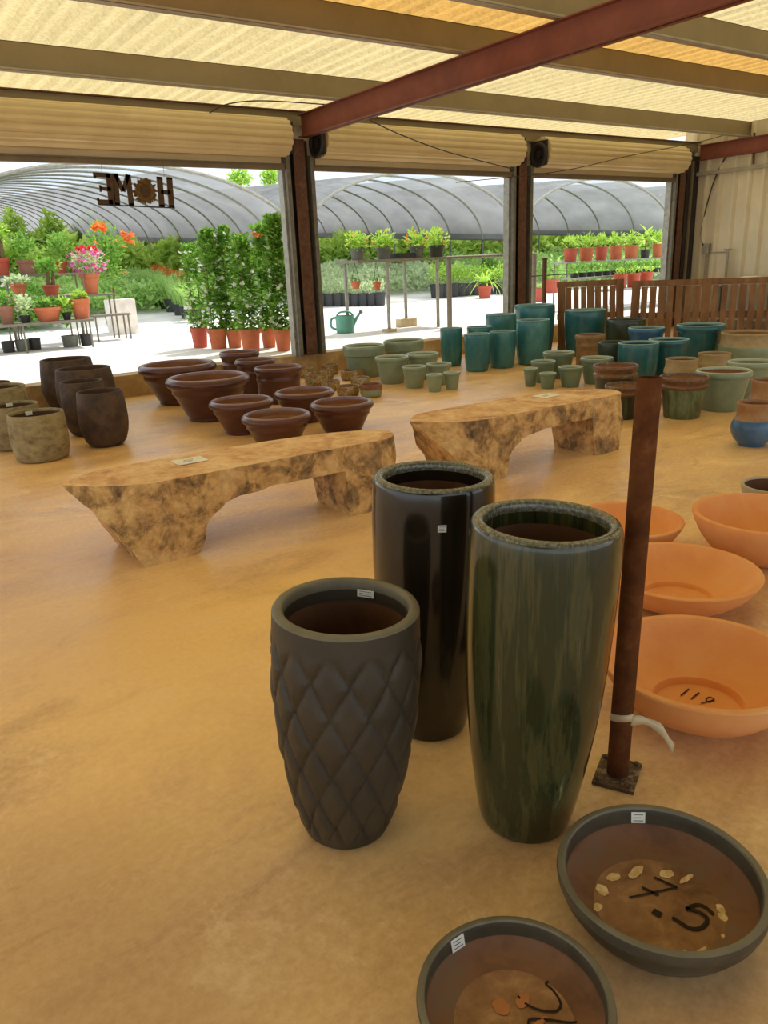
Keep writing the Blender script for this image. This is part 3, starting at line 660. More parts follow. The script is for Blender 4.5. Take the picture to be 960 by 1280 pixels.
def tall_vase(name, label, X, Y, h, R, pr, mo, mrim, group, relief=False, tt=.032):
    P, mi = prof_pot(pr, R, h, tt, ft=h*.12, inband=.055)
    b = MB()
    ko = len(PR[pr])
    if relief:
        # dense outer wall with quilted diamond relief
        pts = PR[pr]; rows = 150; out = []
        def rf(z):
            for i in range(len(pts)-1):
                if pts[i][1] <= z <= pts[i+1][1]:
                    f = (z-pts[i][1])/max(1e-6, pts[i+1][1]-pts[i][1]); return pts[i][0]+(pts[i+1][0]-pts[i][0])*f
            return pts[-1][0]
        sm = lambda z: sum(rf(min(1, max(0, z+d)))for d in (-.06, -.03, 0, .03, .06))/5 if .07 < z < .93 else rf(z)
        for i in range(rows+1):
            z = i/rows; out.append((sm(z)*R, z*h))
        N = 12; MZ = 3.7
        def fn(t, i, r, z):
            zf = z/h; w = min(1, max(0, (zf-.03)/.06))*min(1, max(0, (.93-zf)/.06))
            a = N*t/(2*pi)+MZ*zf; c = N*t/(2*pi)-MZ*zf
            a -= math.floor(a); c -= math.floor(c)
            e = min(a, 1-a, c, 1-c)
            pil = min(1, e/.32); pil = pil*(2-pil)
            return r + w*(.009*pil + .005*(a+c-1) - .006)
        b.lathe(out, 224, None, fn)
        b.lathe([(0, 0), out[0]], 224)
        b2 = P[ko:]
        b.lathe(b2, 64, mi[ko:])
    else:
        # smooth the silhouette with a spline through the control points
        pts = PR[pr]; out = []
        for i in range(len(pts)-1):
            for k in range(5):
                t = k/5; p0, p1, p2, p3 = pts[max(i-1, 0)], pts[i], pts[i+1], pts[min(i+2, len(pts)-1)]
                f = lambda j: .5*(2*p1[j]+(p2[j]-p0[j])*t+(2*p0[j]-5*p1[j]+4*p2[j]-p3[j])*t*t+(3*p1[j]-p0[j]-3*p2[j]+p3[j])*t**3)
                out.append((f(0)*R, f(1)*h))
        out.append((pts[-1][0]*R, pts[-1][1]*h))
        prof = [(0, 0)]+out+P[ko+1:]
        b.lathe(prof, 72, [0]*len(out)+mi[ko:])
    o = b.build(name, [M[mo], M['inside_brown'], M[mrim]], loc=(X, Y, 0), angle=50 if not relief else 70)
    tag(o, label, 'planter', group); return o
gT = 'tall planters in the foreground'
PR['quilt'] = [(.56,0),(.61,.012),(.70,.08),(.84,.25),(.95,.45),(1.01,.62),(1.02,.75),(1.005,.9),(.99,1)]
g1 = tall_vase('quilted_planter', 'matte charcoal planter with embossed diamond pattern, foremost of the three tall ones', .95, 1.603, .688, .198, 'quilt', 'charcoal', 'charcoal_rim', gT, relief=True, tt=.03)
g2 = tall_vase('tall_planter', 'tall glossy black planter behind the charcoal diamond one', 1.454, 1.858, .898, .197, 'vase', 'black_glaze', 'rim_glaze', gT)
g3 = tall_vase('tall_planter', 'tall glossy streaked green planter beside the rusty post', 1.385, 1.308, .902, .196, 'vase', 'green_glaze', 'rim_glaze', gT)
def lean_planter(o, base, top, dz=.003):
    # lean added to the planters to make up for the estimated camera angle
    base, top = Vector(base), Vector(top)
    o.rotation_mode = 'QUATERNION'; o.rotation_quaternion = Vector((0, 0, 1)).rotation_difference(top-base); o.location = base-Vector((0, 0, dz))
lean_planter(g1, (.919, 1.624, 0), (.95, 1.603, .688))
lean_planter(g2, (1.427, 1.876, 0), (1.454, 1.858, .898))
lean_planter(g3, (1.347, 1.330, 0), (1.385, 1.308, .902))
q = fl(461, 733, .667)
sticker(g1, 0, 0, .160, atan2(q.y-1.603, q.x-.95), .662, .05, .022)
# G2 tag on the outer front
d = ray(554, 659); best = None
for k in range(400):
    t = 1.2+k*.004; p = EYE+d*t
    if (p.x-1.454)**2+(p.y-1.858)**2 < .199**2: best = p; break
sticker(g2, 0, 0, .1985, atan2(best.y-1.858, best.x-1.454), best.z, .026, .022, inner=False)
sticker(POTS['A5'][0], 0, 0, .212, radians(95), .385, .06, .035, lines=0)
sticker(POTS['A6'][0], 0, 0, .217, radians(85), .378, .06, .035, lines=0)

# shallow dark dishes
def ribbon(b, pts, w, z, o, mi=0):
    """flat marker stroke along floor points"""
    pts = [Vector((p.x-o[0], p.y-o[1], z)) for p in pts]
    for i, p in enumerate(pts):
        d = (pts[min(i+1, len(pts)-1)]-pts[max(i-1, 0)]).normalized(); sd = Vector((-d.y, d.x, 0))*w/2
        b.v += [tuple(p+sd), tuple(p-sd)]
        if i:
            n = len(b.v); b.f.append([n-4, n-3, n-1, n-2]); b.mi.append(mi)
def spline(P, k=6):
    out = []
    for i in range(len(P)-1):
        p0, p1, p2, p3 = [Vector(q) for q in (P[max(i-1, 0)], P[i], P[i+1], P[min(i+2, len(P)-1)])]
        for j in range(k):
            t = j/k; out.append(.5*((2*p1)+(p2-p0)*t+(2*p0-5*p1+4*p2-p3)*t*t+(3*p1-p0-3*p2+p3)*t**3))
    out.append(Vector(P[-1])); return out
def dish(X, Y, h, R, label, tagpx, marks, dabs):
    fz = .035
    P = [(0, 0), (.66*R, 0), (.70*R, .006), (.86*R, .05*h/.142), (.95*R, .6*h), (.955*R, .72*h), (.99*R, .78*h), (R, .9*h), (.99*R, .98*h),
         (.965*R, h), (.925*R, .995*h), (.912*R, .96*h), (.908*R, .8*h), (.90*R, .66*h), (.86*R, .48*h), (.75*R, fz+.012), (.62*R, fz+.002), (.45*R, fz), (0, fz)]
    mi = [0]*8 + [2]*3 + [0]*2 + [3]*3 + [1]*2
    b = MB(); b.lathe(P, 80, mi); o = b.build('shallow_planter', [M['dish_dark'], M['dish_floor'], M['charcoal_rim'], M['dish_slope']], loc=(X, Y, 0), angle=50)
    tag(o, label, 'planter', 'shallow dark dish planters')
    b = MB()
    for st, w in marks:
        pts = [fl(x, y, fz+.004) for x, y in ([(p.x, p.y) for p in spline([(a, c, 0) for a, c in st])] if len(st) > 2 else st)]
        ribbon(b, pts, w, fz+.0035, (X, Y))
    b.build('marker_writing', M['pencil'], o)
    for x, y, rx, ry, mt in dabs:
        b = MB(); c = fl(x, y, fz+.004); c = Vector((c.x-X, c.y-Y, fz+.0025)); rr = RND.random()*6
        n = 16; vs = [c+Vector((0, 0, .002))]
        for k in range(n):
            t = 2*pi*k/n; q = (1.3 if mt == 'cream' else 1)*(1+.16*sin(2*t+rr)+.07*sin(5*t+2*rr)); vs.append(c+Vector((cos(t)*rx*q, sin(t)*ry*q, 0)))
        b.add(vs, [(0, 1+k, 1+(k+1) % n) for k in range(n)]); b.build('glaze_dab', M[mt], o)
    zt = .8*h; q = fl(tagpx[0], tagpx[1], zt)
    sticker(o, 0, 0, .905*R, atan2(q.y-Y, q.x-X), zt, .036, .03, tilt=.2)
    return o
def zp(pts, ox, oy): return [(ox+x/4.364, oy+y/4.364) for x, y in pts]
dish(1.341, .869, .142, .243, 'larger dark dish planter with handwritten price and cream dabs, lower right',
     (797, 1020),
     [(zp([(428, 158), (550, 212)], 720, 1060), .007), (zp([(552, 212), (290, 268)], 720, 1060), .005), (zp([(360, 212), (452, 256)], 720, 1060), .008),
      (zp([(420, 340), (465, 366)], 720, 1060), .018),
      (zp([(752, 362), (725, 335), (690, 312), (650, 308), (600, 330)], 720, 1060), .009),
      (zp([(600, 330), (640, 336), (690, 358), (716, 385), (705, 415), (670, 437), (620, 434), (570, 405), (525, 376)], 720, 1060), .010)],
     [(*zp([(x, y)], 720, 1060)[0], rx, ry, 'cream') for x, y, rx, ry in ((110, 322, .012, .010), (143, 225, .010, .016), (205, 155, .016, .009), (328, 128, .021, .010), (495, 138, .014, .011), (602, 165, .017, .006),
      (795, 330, .009, .012), (822, 380, .010, .015), (830, 500, .010, .014), (822, 542, .008, .007), (650, 592, .03, .006), (560, 592, .02, .006), (720, 585, .016, .006))])
dish(.851, .857, .116, .202, 'smaller dark dish planter cut by the bottom edge of the picture',
     (576, 1183),
     [(zp([(702, 366), (668, 305), (600, 276), (534, 300), (570, 335), (605, 385), (614, 425), (580, 453), (500, 445), (430, 415), (380, 368)], 560, 1160), .005),
      (zp([(440, 540), (450, 495), (560, 500), (680, 514), (762, 492), (772, 540)], 560, 1160), .005)],
     [(*zp([(x, y)], 560, 1160)[0], rx, ry, 'worn_clay') for x, y, rx, ry in ((290, 425, .02, .018), (408, 392, .017, .016), (500, 512, .02, .008))])

# terracotta bowls
def terra(X, Y, h, R, label, writing=False, mat='terracotta', lip=.075, inner=None):
    P = [(0, 0), (.40*R, 0), (.44*R, .012*h), (.56*R, .1*h), (.72*R, .27*h), (.86*R, .53*h), (.95*R, .78*h), (R, .97*h), (.995*R, h), (.97*R, 1.012*h), ((1-lip)*R, h), ((.985-lip)*R, .96*h),
         (.86*R, .72*h), (.74*R, .48*h), (.6*R, .32*h), (.5*R, .235*h), (.44*R, .215*h), (.43*R, .19*h), (.415*R, .09*h), (.39*R, .075*h), (0, .07*h)]
    b = MB(); b.lathe(P, 80, [0]*11+[1]*(len(P)-12)); o = b.build('terracotta_bowl', [M[mat], M[inner or mat]], loc=(X, Y, 0), angle=35)
    if writing:
        z = .07*h+.004; b = MB()
        S = lambda pts: [fl(x, y, z) for x, y in pts]
        ribbon(b, S([(861, 861), (851, 869.5)]), .006, z, (X, Y)); ribbon(b, S([(874, 865.5), (864, 873.5)]), .006, z, (X, Y))
        lp = spline([(893, 874, 0), (887.5, 871, 0), (882.5, 874, 0), (886, 877, 0), (893, 874.5, 0), (876, 879, 0)])
        ribbon(b, S([(p.x, p.y) for p in lp]), .005, z, (X, Y)); b.build('marker_writing', M['pencil'], o)
    tag(o, label, 'bowl', 'terracotta bowls'); return o
H = []
terra(2.21, 1.345, .205, .345, 'orange terracotta bowl foremost right with a number written inside', True)
terra(2.92, 1.93, .165, .352, 'orange terracotta bowl second from the front, behind the written one')
terra(3.30, 2.53, .17, .30, 'smaller orange terracotta bowl behind the post, farthest left')
terra(3.70, 1.99, .25, .345, 'orange terracotta bowl at the right edge, highest of the bowls')
o = terra(4.30, 2.27, .22, .18, 'pale stoneware bowl with brown inside, behind the right terracotta bowl', mat='stone_bowl', lip=.1, inner='inside_brown'); o.name = 'stoneware_bowl'

# rusty post on its base plate, with a strip of tape
B = Vector((1.700, 1.280, 0)); T = Vector((1.716, 1.268, 1.235))
r = empty('steel_post', B)
b = MB(); d = T-B; n = 24
b.lathe([(.0, 0), (.033, 0), (.033, .3), (.033, .9), (.033, 1.235), (.028, 1.235), (.028, 1.2), (0, 1.2)], n)
for i, v in enumerate(b.v): b.v[i] = (v[0]+d.x*v[2]/1.235, v[1]+d.y*v[2]/1.235, v[2])
b.build('pipe', M['post_rust'], r)
b = MB(); a = radians(28); u, w = Vector((cos(a), sin(a), 0)), Vector((-sin(a), cos(a), 0))
b.obox((0, 0, .006), u*.075, w*.062, Vector((0, 0, .006))); b.build('base_plate', M['rust_plate'], r)
for su, sw in ((1, 1), (1, -1), (-1, 1), (-1, -1)):
    b = MB(); p = u*.06*su + w*.047*sw; b.lathe([(0, .012), (.008, .012), (.008, .022), (0, .022)], 6, c=(p.x, p.y, 0)); b.build('bolt', M['rust_plate'], r)
tag(r, 'rusty steel pipe post bolted upright to the floor by the green planter', 'post')
zs = .215; c0 = B + (T-B)*(zs/1.235)
b = MB(); rows = []
vw = (Vector((EYE.x, EYE.y, 0))-Vector((B.x, B.y, 0))).normalized(); phi0 = atan2(vw.y, vw.x)
ring = 26
for k in range(ring+1):
    t = 2*pi*k/ring; zz = zs + .012*sin(t-phi0+1.2)
    for dz, dr in ((-.011, .003), (.011, .001)):
        b.v.append((c0.x+(.034+dr)*cos(t), c0.y+(.034+dr)*sin(t), zz+dz))
    if k: n = len(b.v); b.f.append([n-4, n-2, n-1, n-3]); b.mi.append(0)
# the loose tail
p0 = c0 + Vector((cos(phi0+.9), sin(phi0+.9), 0))*.036
tail = spline([p0, p0+Vector((.035, -.02, -.004)), p0+Vector((.07, -.05, -.03)), p0+Vector((.09, -.072, -.075)), p0+Vector((.103, -.08, -.1))], 5)
for i, p in enumerate(tail):
    w = .013*(1+.25*sin(i*.8)); b.v += [(p.x+.004, p.y, p.z+w), (p.x-.004, p.y, p.z-w)]
    if i: n = len(b.v); b.f.append([n-4, n-3, n-1, n-2]); b.mi.append(0)
o = b.build('tape_strip', M['plastic_strip'], angle=60)
sm = o.modifiers.new('thick', 'SOLIDIFY'); sm.thickness = .0015
tag(o, 'loose pale plastic tape tied round the foot of the rusty post', 'tape')

# ------------------------------------------------------------------ carved stone benches
def lerp(tab, x):
    if x <= tab[0][0]: return tab[0][1]
    for i in range(len(tab)-1):
        if x <= tab[i+1][0]:
            f = (x-tab[i][0])/max(1e-9, tab[i+1][0]-tab[i][0]); return tab[i][1]+(tab[i+1][1]-tab[i][1])*f
    return tab[-1][1]
def bench(label, x0, x1, y0, y1, card, seed=1):
    """one carved block: every x column runs from the underside line to the flat top"""
    from mathutils import noise as mn
    zt = .45; sc = (x1-x0)/2.11; D = y1-y0
    und = [(0, .437), (.03, .40), (.09, .33), (.17, .215), (.235, .09), (.262, .02), (.28, 0), (.55, 0), (.60, .012), (.632, .04), (.65, .085), (.648, .125), (.675, .17), (.72, .215), (.80, .255), (.90, .28), (1.1, .29), (1.35, .298), (1.62, .30),
           (1.622, 0), (1.93, 0), (1.955, .06), (1.985, .16), (2.02, .25), (2.06, .34), (2.11, .43)]
    front = [(0, .33), (.06, .24), (.14, .155), (.25, .075), (.35, .025), (.46, 0), (1.0, -.005), (1.95, -.02), (2.0, -.005), (2.06, .05), (2.09, .10), (2.11, .17)]
    back = [(0, .335), (.08, .42), (.16, .49), (.26, D), (.9, D), (1.3, D-.02), (1.6, D-.06), (1.8, D-.11), (1.95, D-.18), (2.05, D-.25), (2.11, .18)]
    xs = sorted(set([q[0] for q in und]+[q[0] for q in front]+[q[0] for q in back]+[2.11*i/70 for i in range(71)]))
    NZ = 12; NYT = 12
    def yf(x, z):
        f = z/zt; lean = -.055*(1-f) if x < .8 or x > 1.6 else -.015*(1-f)
        return lerp(front, x)*min(1, f*1.05)**.8 + lean if x < .46 else lerp(front, x) + lean
    def yb(x, z):
        f = z/zt; q = lerp(back, x); return max(yf(x, z)+.002, q-.10*(1-f))
    rows = []
    for x in xs:
        zb = min(lerp(und, x), zt-.006); col = []
        zs = [zb+(zt-zb)*k/NZ for k in range(NZ+1)]
        for z in zs: col.append((x, yf(x, z), z, 'f'))
        for j in range(1, NYT): col.append((x, yf(x, zt)+(yb(x, zt)-yf(x, zt))*j/NYT, zt, 't'))
        for z in reversed(zs): col.append((x, yb(x, z), z, 'b'))
        for j in range(1, 6): col.append((x, yb(x, zb)+(yf(x, zb)-yb(x, zb))*j/6, zb, 'u'))
        out = []
        for X, Y, Z, t in col:
            q = Vector((X*6+seed*5, Y*6, Z*6)); q2 = q*2.7
            n1 = mn.noise(q)+.5*mn.noise(q2); n2 = mn.noise(q+Vector((7, 3, 1)))+.5*mn.noise(q2+Vector((1, 9, 4)))
            wz = min(1, max(0, (zt-Z)/.05)); wb = min(1, Z/.03)
            a = .020*wz if t in 'fbu' else 0
            out.append(((X*sc) + .012*n2*wz*(wb if Z < .03 else 1), Y + a*n1 + (.004*n1 if t == 't' else 0), Z + (.0025*n2 if t == 't' else .010*n2*wb*wz)))
        rows.append(out)
    b = MB(); n = len(rows[0])
    for row in rows: b.v += row
    for i in range(len(rows)-1):
        for k in range(n): b.f.append([i*n+k, i*n+(k+1) % n, (i+1)*n+(k+1) % n, (i+1)*n+k][::-1]); b.mi.append(0)
    b.f.append(list(range(n))); b.mi.append(0); b.f.append([(len(rows)-1)*n+k for k in range(n)][::-1]); b.mi.append(0)
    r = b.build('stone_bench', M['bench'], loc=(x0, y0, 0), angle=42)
    tag(r, label, 'bench', 'carved stone benches')
    c = fl(card[0], card[1], zt+.008); cb = MB(); cb.obox((0, 0, 0), Vector((.095, 0, 0)), Vector((0, .07, 0)), Vector((0, 0, .001)))
    for k in range(3): cb.obox((-.01*k, .022-.022*k, .0012), Vector((.03, 0, 0)), Vector((0, .0025, 0)), Vector((0, 0, .0003)), 1)
    return r, cb.build('price_card', [M['paper'], M['ink']], loc=(c.x, c.y, zt+.0045))
r, c = bench('near carved stone bench, left of the tall planters', .84, 2.95, 4.08, 4.61, (237, 575), seed=1)
tag(c, 'white price card lying on the near stone bench', 'card')
r, c = bench('far carved stone bench, between the near one and the teal pots', 3.24, 5.25, 4.07, 4.61, (683, 494), seed=4)
tag(c, 'white price card lying on the far stone bench', 'card')

# ------------------------------------------------------------------ hanging wooden sign, seen from behind
r = empty('hanging_sign', at(168, 238, 10.42)); r.rotation_euler = (0, radians(2.2), 0); r.scale = (.93, 1, .97)
Lh = .37; s = .021
def bar(b, p, q, w=.05): 
    p, q = Vector((p[0], 0, p[1])), Vector((q[0], 0, q[1])); d = (q-p); L = d.length; d.normalize(); sd = Vector((-d.z, 0, d.x))
    b.obox((p+q)/2, d*(L/2), Vector((0, s/2, 0)), sd*(w/2))
z0, z1 = -Lh/2, Lh/2
def letter(cx, strokes, serif=()):
    b = MB()
    for p, q, w in strokes: bar(b, (cx+p[0], p[1]), (cx+q[0], q[1]), w)
    b.build('letter', M['sign'], r)
letter(.435, [((-.07, z0), (-.07, z1), .08), ((.07, z0), (.07, z1), .08), ((-.07, 0), (.07, 0), .05), ((-.11, z0+.012), (-.03, z0+.012), .024), ((.03, z0+.012), (.11, z0+.012), .024), ((-.11, z1-.012), (-.03, z1-.012), .024), ((.03, z1-.012), (.11, z1-.012), .024)])
letter(-.155, [((.095, z0), (.085, z1), .072), ((-.095, z0), (-.085, z1), .072), ((.085, z1), (0, -.02), .055), ((-.085, z1), (0, -.02), .055), ((-.13, z0+.012), (-.06, z0+.012), .024), ((.06, z0+.012), (.13, z0+.012), .024)])
letter(-.41, [((.09, z0), (.09, z1), .09), ((.1, z1-.025), (-.12, z1-.025), .055), ((.1, z0+.025), (-.1, z0+.025), .06), ((.09, 0), (-.05, 0), .045), ((-.1, z1-.04), (-.1, z1-.07), .03), ((-.09, z0+.04), (-.09, z0+.07), .03), ((-.045, -.04), (-.045, .04), .025)])
b = MB(); cx = .15
ring = [(cx+.105*cos(t), 0, .105*sin(t)) for t in [2*pi*k/24 for k in range(25)]]
b.tube(ring, .03, 8, cap=False)
b.lathe([(0, -.01), (.1, -.01), (.1, .01), (0, .01)], 24, c=(0, 0, 0)) if False else None
for k in range(130):
    t = RND.random()*2*pi; rr = .07+RND.random()*.05; p = Vector((cx+rr*cos(t), RND.uniform(-.03, .03), rr*sin(t)))
    b.leaf(p, Vector((cos(t+RND.uniform(-.6, .6)), RND.uniform(-.5, .5), sin(t+RND.uniform(-.6, .6)))), Vector((RND.uniform(-1, 1), 1, RND.uniform(-1, 1))), .06, .035)
b.build('wreath', M['wreath'], r)
b = MB(); n = 24; b.add([(cx, -.008, 0)]+[(cx+.085*cos(2*pi*k/n), -.008, .085*sin(2*pi*k/n)) for k in range(n)]+[(cx, .008, 0)]+[(cx+.085*cos(2*pi*k/n), .008, .085*sin(2*pi*k/n)) for k in range(n)],
    [(0, 1+(k+1) % n, 1+k) for k in range(n)]+[(n+1, n+2+k, n+2+(k+1) % n) for k in range(n)]+[(1+k, 1+(k+1) % n, n+2+(k+1) % n, n+2+k) for k in range(n)])
b.build('wreath_center', M['sign'], r)
b = MB()
for x in (.435, -.41): b.tube([(x, 0, z1), (x, 0, z1+.13)], .0025, 5)
b.box((-.5, -.012, z0-.016), (.55, .012, z0)); b.build('hanger', M['wire'], r)
tag(r, 'brown wooden HOME letters with wreath hanging in left opening, seen from behind', 'sign')

# ------------------------------------------------------------------ plants
def foliage(rx, ry, rz, n, L, W, seed, shell=.5, up=.3, cz=0, shape='ball'):
    rnd = random.Random(seed); b = MB()
    for _ in range(n):
        while True:
            v = Vector((rnd.uniform(-1, 1), rnd.uniform(-1, 1), rnd.uniform(-1, 1)))
            if .05 < v.length < 1: break
        if shape == 'column':
            v = Vector((v.x, v.y, rnd.uniform(-1, 1))); lim = 1-.35*max(0, v.z)**2
            q = Vector((v.x, v.y, 0)); k = shell+(1-shell)*rnd.random()
            if q.length > 0: q = q.normalized()*k*lim*(.85+.25*sin(v.z*9+seed))
            p = Vector((q.x*rx, q.y*ry, cz+v.z*rz))
        else:
            k = shell+(1-shell)*rnd.random(); v = v.normalized()*k
            p = Vector((v.x*rx, v.y*ry, cz+v.z*rz))
        d = Vector((v.x, v.y, v.z*.6+up))+Vector((rnd.uniform(-.7, .7), rnd.uniform(-.7, .7), rnd.uniform(-.5, .5)))
        nn = Vector((rnd.uniform(-.5, .5), rnd.uniform(-.5, .5), 1))
        s = rnd.uniform(.7, 1.25); b.leaf(p, d, nn, L*s, W*s)
    return b
def grass(n, r0, hgt, spread, W, seed):
    rnd = random.Random(seed); b = MB()
    for _ in range(n):
        a = rnd.random()*2*pi; rr = r0*sqrt(rnd.random()); p = Vector((rr*cos(a), rr*sin(a), 0)); h = hgt*rnd.uniform(.6, 1.1)
        o = Vector((cos(a), sin(a), 0))*spread*rnd.uniform(.3, 1); w = Vector((-sin(a), cos(a), 0))*W/2
        m = p+o*.4+Vector((0, 0, h*.7)); e = p+o+Vector((0, 0, h))
        b.add([p+w, p-w, m-w, m+w, e], [(0, 1, 2, 3), (3, 2, 4)])
    return b
def flowers(pts, r, seed, npet=5):
    rnd = random.Random(seed); b = MB()
    for p in pts:
        p = Vector(p); ax = Vector((rnd.uniform(-.6, .6), rnd.uniform(-1, .2), rnd.uniform(.2, 1))).normalized()
        u = ax.orthogonal().normalized(); w = ax.cross(u); a0 = rnd.random()*6
        for k in range(npet):
            t = a0+2*pi*k/npet; d = u*cos(t)+w*sin(t)+ax*.25; b.leaf(p, d, ax, r*rnd.uniform(.8, 1.2), r*.8)
    return b
def fpot(h, R, k=.72, lip=True):
    """plain nursery / terracotta flower pot with its soil surface"""
    b = MB(); t = R*.07
    P = [(0, 0), (k*R, 0), (k*R*1.01, .01)]
    if lip: P += [(.90*R, .78*h), (.985*R, .785*h), (R, .8*h), (R, h)]
    else: P += [(.97*R, .92*h), (R, .93*h), (R, h)]
    P += [(R-t, h), (R-t, .9*h), (0, .9*h)]
    b.lathe(P, 24, [0]*(len(P)-2)+[1]); return b
def scatter(rx, ry, rz, cz, n, seed, shell=.85, front=False):
    rnd = random.Random(seed); out = []
    while len(out) < n:
        v = Vector((rnd.gauss(0, 1), rnd.gauss(0, 1), rnd.gauss(0, 1))).normalized()*rnd.uniform(shell, 1.05)
        out.append((v.x*rx, v.y*ry, cz+v.z*rz))
    return out

# jasmine columns in terracotta pots
gJ = 'potted climbing jasmine outside the left opening'
JAS = [(251, 436, 22, 24, 318, 'potted climbing jasmine at the left end of the row, sparse and in the reddest pot', 520, 'terra_red'),
       (274, 437, 25, 24, 302, 'potted climbing jasmine second from the left in the row', 950, 'terra_pot'),
       (294, 436, 20, 22, 299, 'potted climbing jasmine third from the left, tucked behind the neighbours', 800, 'terra_pot'),
       (314.5, 440.5, 27, 27, 309, 'potted climbing jasmine fourth from the left, in the biggest darkest pot', 900, 'terra_pot'),
       (337, 436, 20, 24, 296, 'potted climbing jasmine fifth from the left, with a pink trumpet bloom', 800, 'terra_pot'),
       (355, 440, 22, 26, 286, 'tallest potted climbing jasmine at the right, beside the column', 1300, 'terra_pot')]
for i, (px, py, w, hp, ty, lab, nl, pm) in enumerate(JAS):
    g = fl(px, py-1.5, .26); dist = (g-EYE).dot(FW); R = w/2*dist/FPX; h = hp*dist/FPX*1.02; tot = (py-ty)*dist/FPX
    r = empty('potted_jasmine', (g.x, g.y, .26)); fpot(h, R, .74).build('pot', [M[pm], M['soil']], r, angle=50)
    rz = (tot-h)/2+.02
    foliage(R*1.3, R*1.3, rz, int(nl*1.5), .09, .06, 20+i, .25, .2, h+rz, 'column').build('foliage', M['leaf_jasmine'], r)
    pts = []
    rnd = random.Random(50+i)
    for k in range(46):
        a = rnd.random()*2*pi; zf = rnd.random()**1.6; pts.append((cos(a)*R*1.15, sin(a)*R*1.15, h+.05+zf*(tot-h)*.95))
    flowers(pts, .045, i).build('blossom', M['fl_white'], r)
    if i == 4: flowers([(-.12, -.14, tot*.94), (-.05, -.16, tot*.93), (-.16, -.1, tot*.96)], .07, 3).build('trumpet_bloom', M['fl_orange'], r)
    b = MB()
    for sx in (-.5, .5): b.tube([(sx*R, 0, h*.9), (sx*R*.8, 0, tot*.9)], .009, 5)
    b.build('stake', M['stem'], r)
    tag(r, lab, 'potted plant', gJ)

# watering can
g = fl(432, 416, .26); dist = (g-EYE).dot(FW); u = dist/FPX
r = empty('watering_can', (g.x, g.y, .26), -radians(34))
Rb = 11.5*u
b = MB(); b.lathe([(0, 0), (Rb*.9, 0), (Rb*.98, .02), (Rb, 8*u), (Rb*1.02, 18*u), (Rb*.95, 21*u), (Rb*.9, 21*u), (Rb*.88, 3*u), (0, 3*u)], 28); b.build('body', M['can'], r)
b = MB(); b.tube(spline([(-Rb*.9, 0, 4*u), (-Rb*1.5, 0, 8*u), (-Rb*1.45, 0, 17*u), (-Rb*.95, 0, 19*u)], 5), 1.5*u, 8); b.build('handle', M['can'], r)
b = MB(); b.tube(spline([(-Rb*.9, 0, 20*u), (-Rb*.5, 0, 25*u), (Rb*.5, 0, 25*u), (Rb*.95, 0, 20*u)], 5), 1.2*u, 8); b.build('carrying_handle', M['can'], r)
b = MB(); b.tube([(Rb*.7, 0, 6*u), (Rb*1.25, 0, 17*u), (Rb*1.7, 0, 24*u)], [2.6*u, 1.9*u, 1.4*u], 10); b.build('spout', M['can'], r)
b = MB(); b.tube([(Rb*1.66, 0, 23.4*u), (Rb*1.85, 0, 26*u)], [1.8*u, 3*u], 12); b.build('rose', M['grey_pot'], r)
tag(r, 'green plastic watering can standing on the pale ground outside the middle opening', 'watering can')

# steel plant rack in the middle opening
Ys0, Ys1 = 12.45, 13.25
A = at(433, 326, 12.85); Bq = at(556, 323, 12.85); zsh = A.z-.0
r = empty('plant_rack', ((A.x+Bq.x)/2, 12.85, .26)); ox, oy, oz = (A.x+Bq.x)/2, 12.85, .26
b = MB(); b.box((A.x-ox, Ys0-oy, zsh-oz-.05), (Bq.x-ox, Ys1-oy, zsh-oz)); b.build('shelf', M['metal_frame'], r)
for px, py in ((434, 405), (488, 415), (507, 408), (549, 408)):
    Yp = Ys1 if px in (434, 507) else Ys0
    p = at(px, py, Yp); x = min(max(p.x, A.x+.03), Bq.x-.03)
    b = MB(); b.tube([(x-ox, Yp-oy+(.03 if Yp == Ys0 else -.03), 0), (x-ox, Yp-oy+(.03 if Yp == Ys0 else -.03), zsh-oz-.05)], .035, 10); b.build('leg', M['galv'], r)
    if px in (488, 507):
        b = MB(); k = .1 if px == 488 else .2; hh = .06 if px == 488 else .16; yy = Yp-oy+(.03 if Yp == Ys0 else -.03)
        b.box((x-ox-k, yy-.1, 0), (x-ox-.037, yy+.1, hh)); b.box((x-ox+.037, yy-.1, 0), (x-ox+k, yy+.1, hh)); b.box((x-ox-.037, yy-.1, 0), (x-ox+.037, yy-.037, hh)); b.box((x-ox-.037, yy+.037, 0), (x-ox+.037, yy+.1, hh)); b.build('foot_block', M['cinder'], r)
tag(r, 'tall steel rack holding flower pots, seen through the middle opening', 'rack')
P0 = at(561, 322, 11.95); P1 = at(668, 317, 11.95)
r = empty('pipe_rail', (P0.x, 11.95, .26)); b = MB(); b.tube([(0, 0, 0), (0, 0, P0.z-.26)], .05, 12); b.build('post', M['metal_frame'], r)
b = MB(); b.tube([(-.06, 0, P0.z-.26), (P1.x-P0.x, 0, P0.z-.26)], .03, 10); b.build('rail', M['metal_frame'], r)
b = MB(); b.tube([(P1.x-P0.x, 0, 0), (P1.x-P0.x, 0, P0.z-.26)], .05, 12); b.build('post', M['metal_frame'], r)
tag(r, 'steel pipe rail on posts running right from the plant rack', 'rail')
gR = 'flower pots on the steel rack'
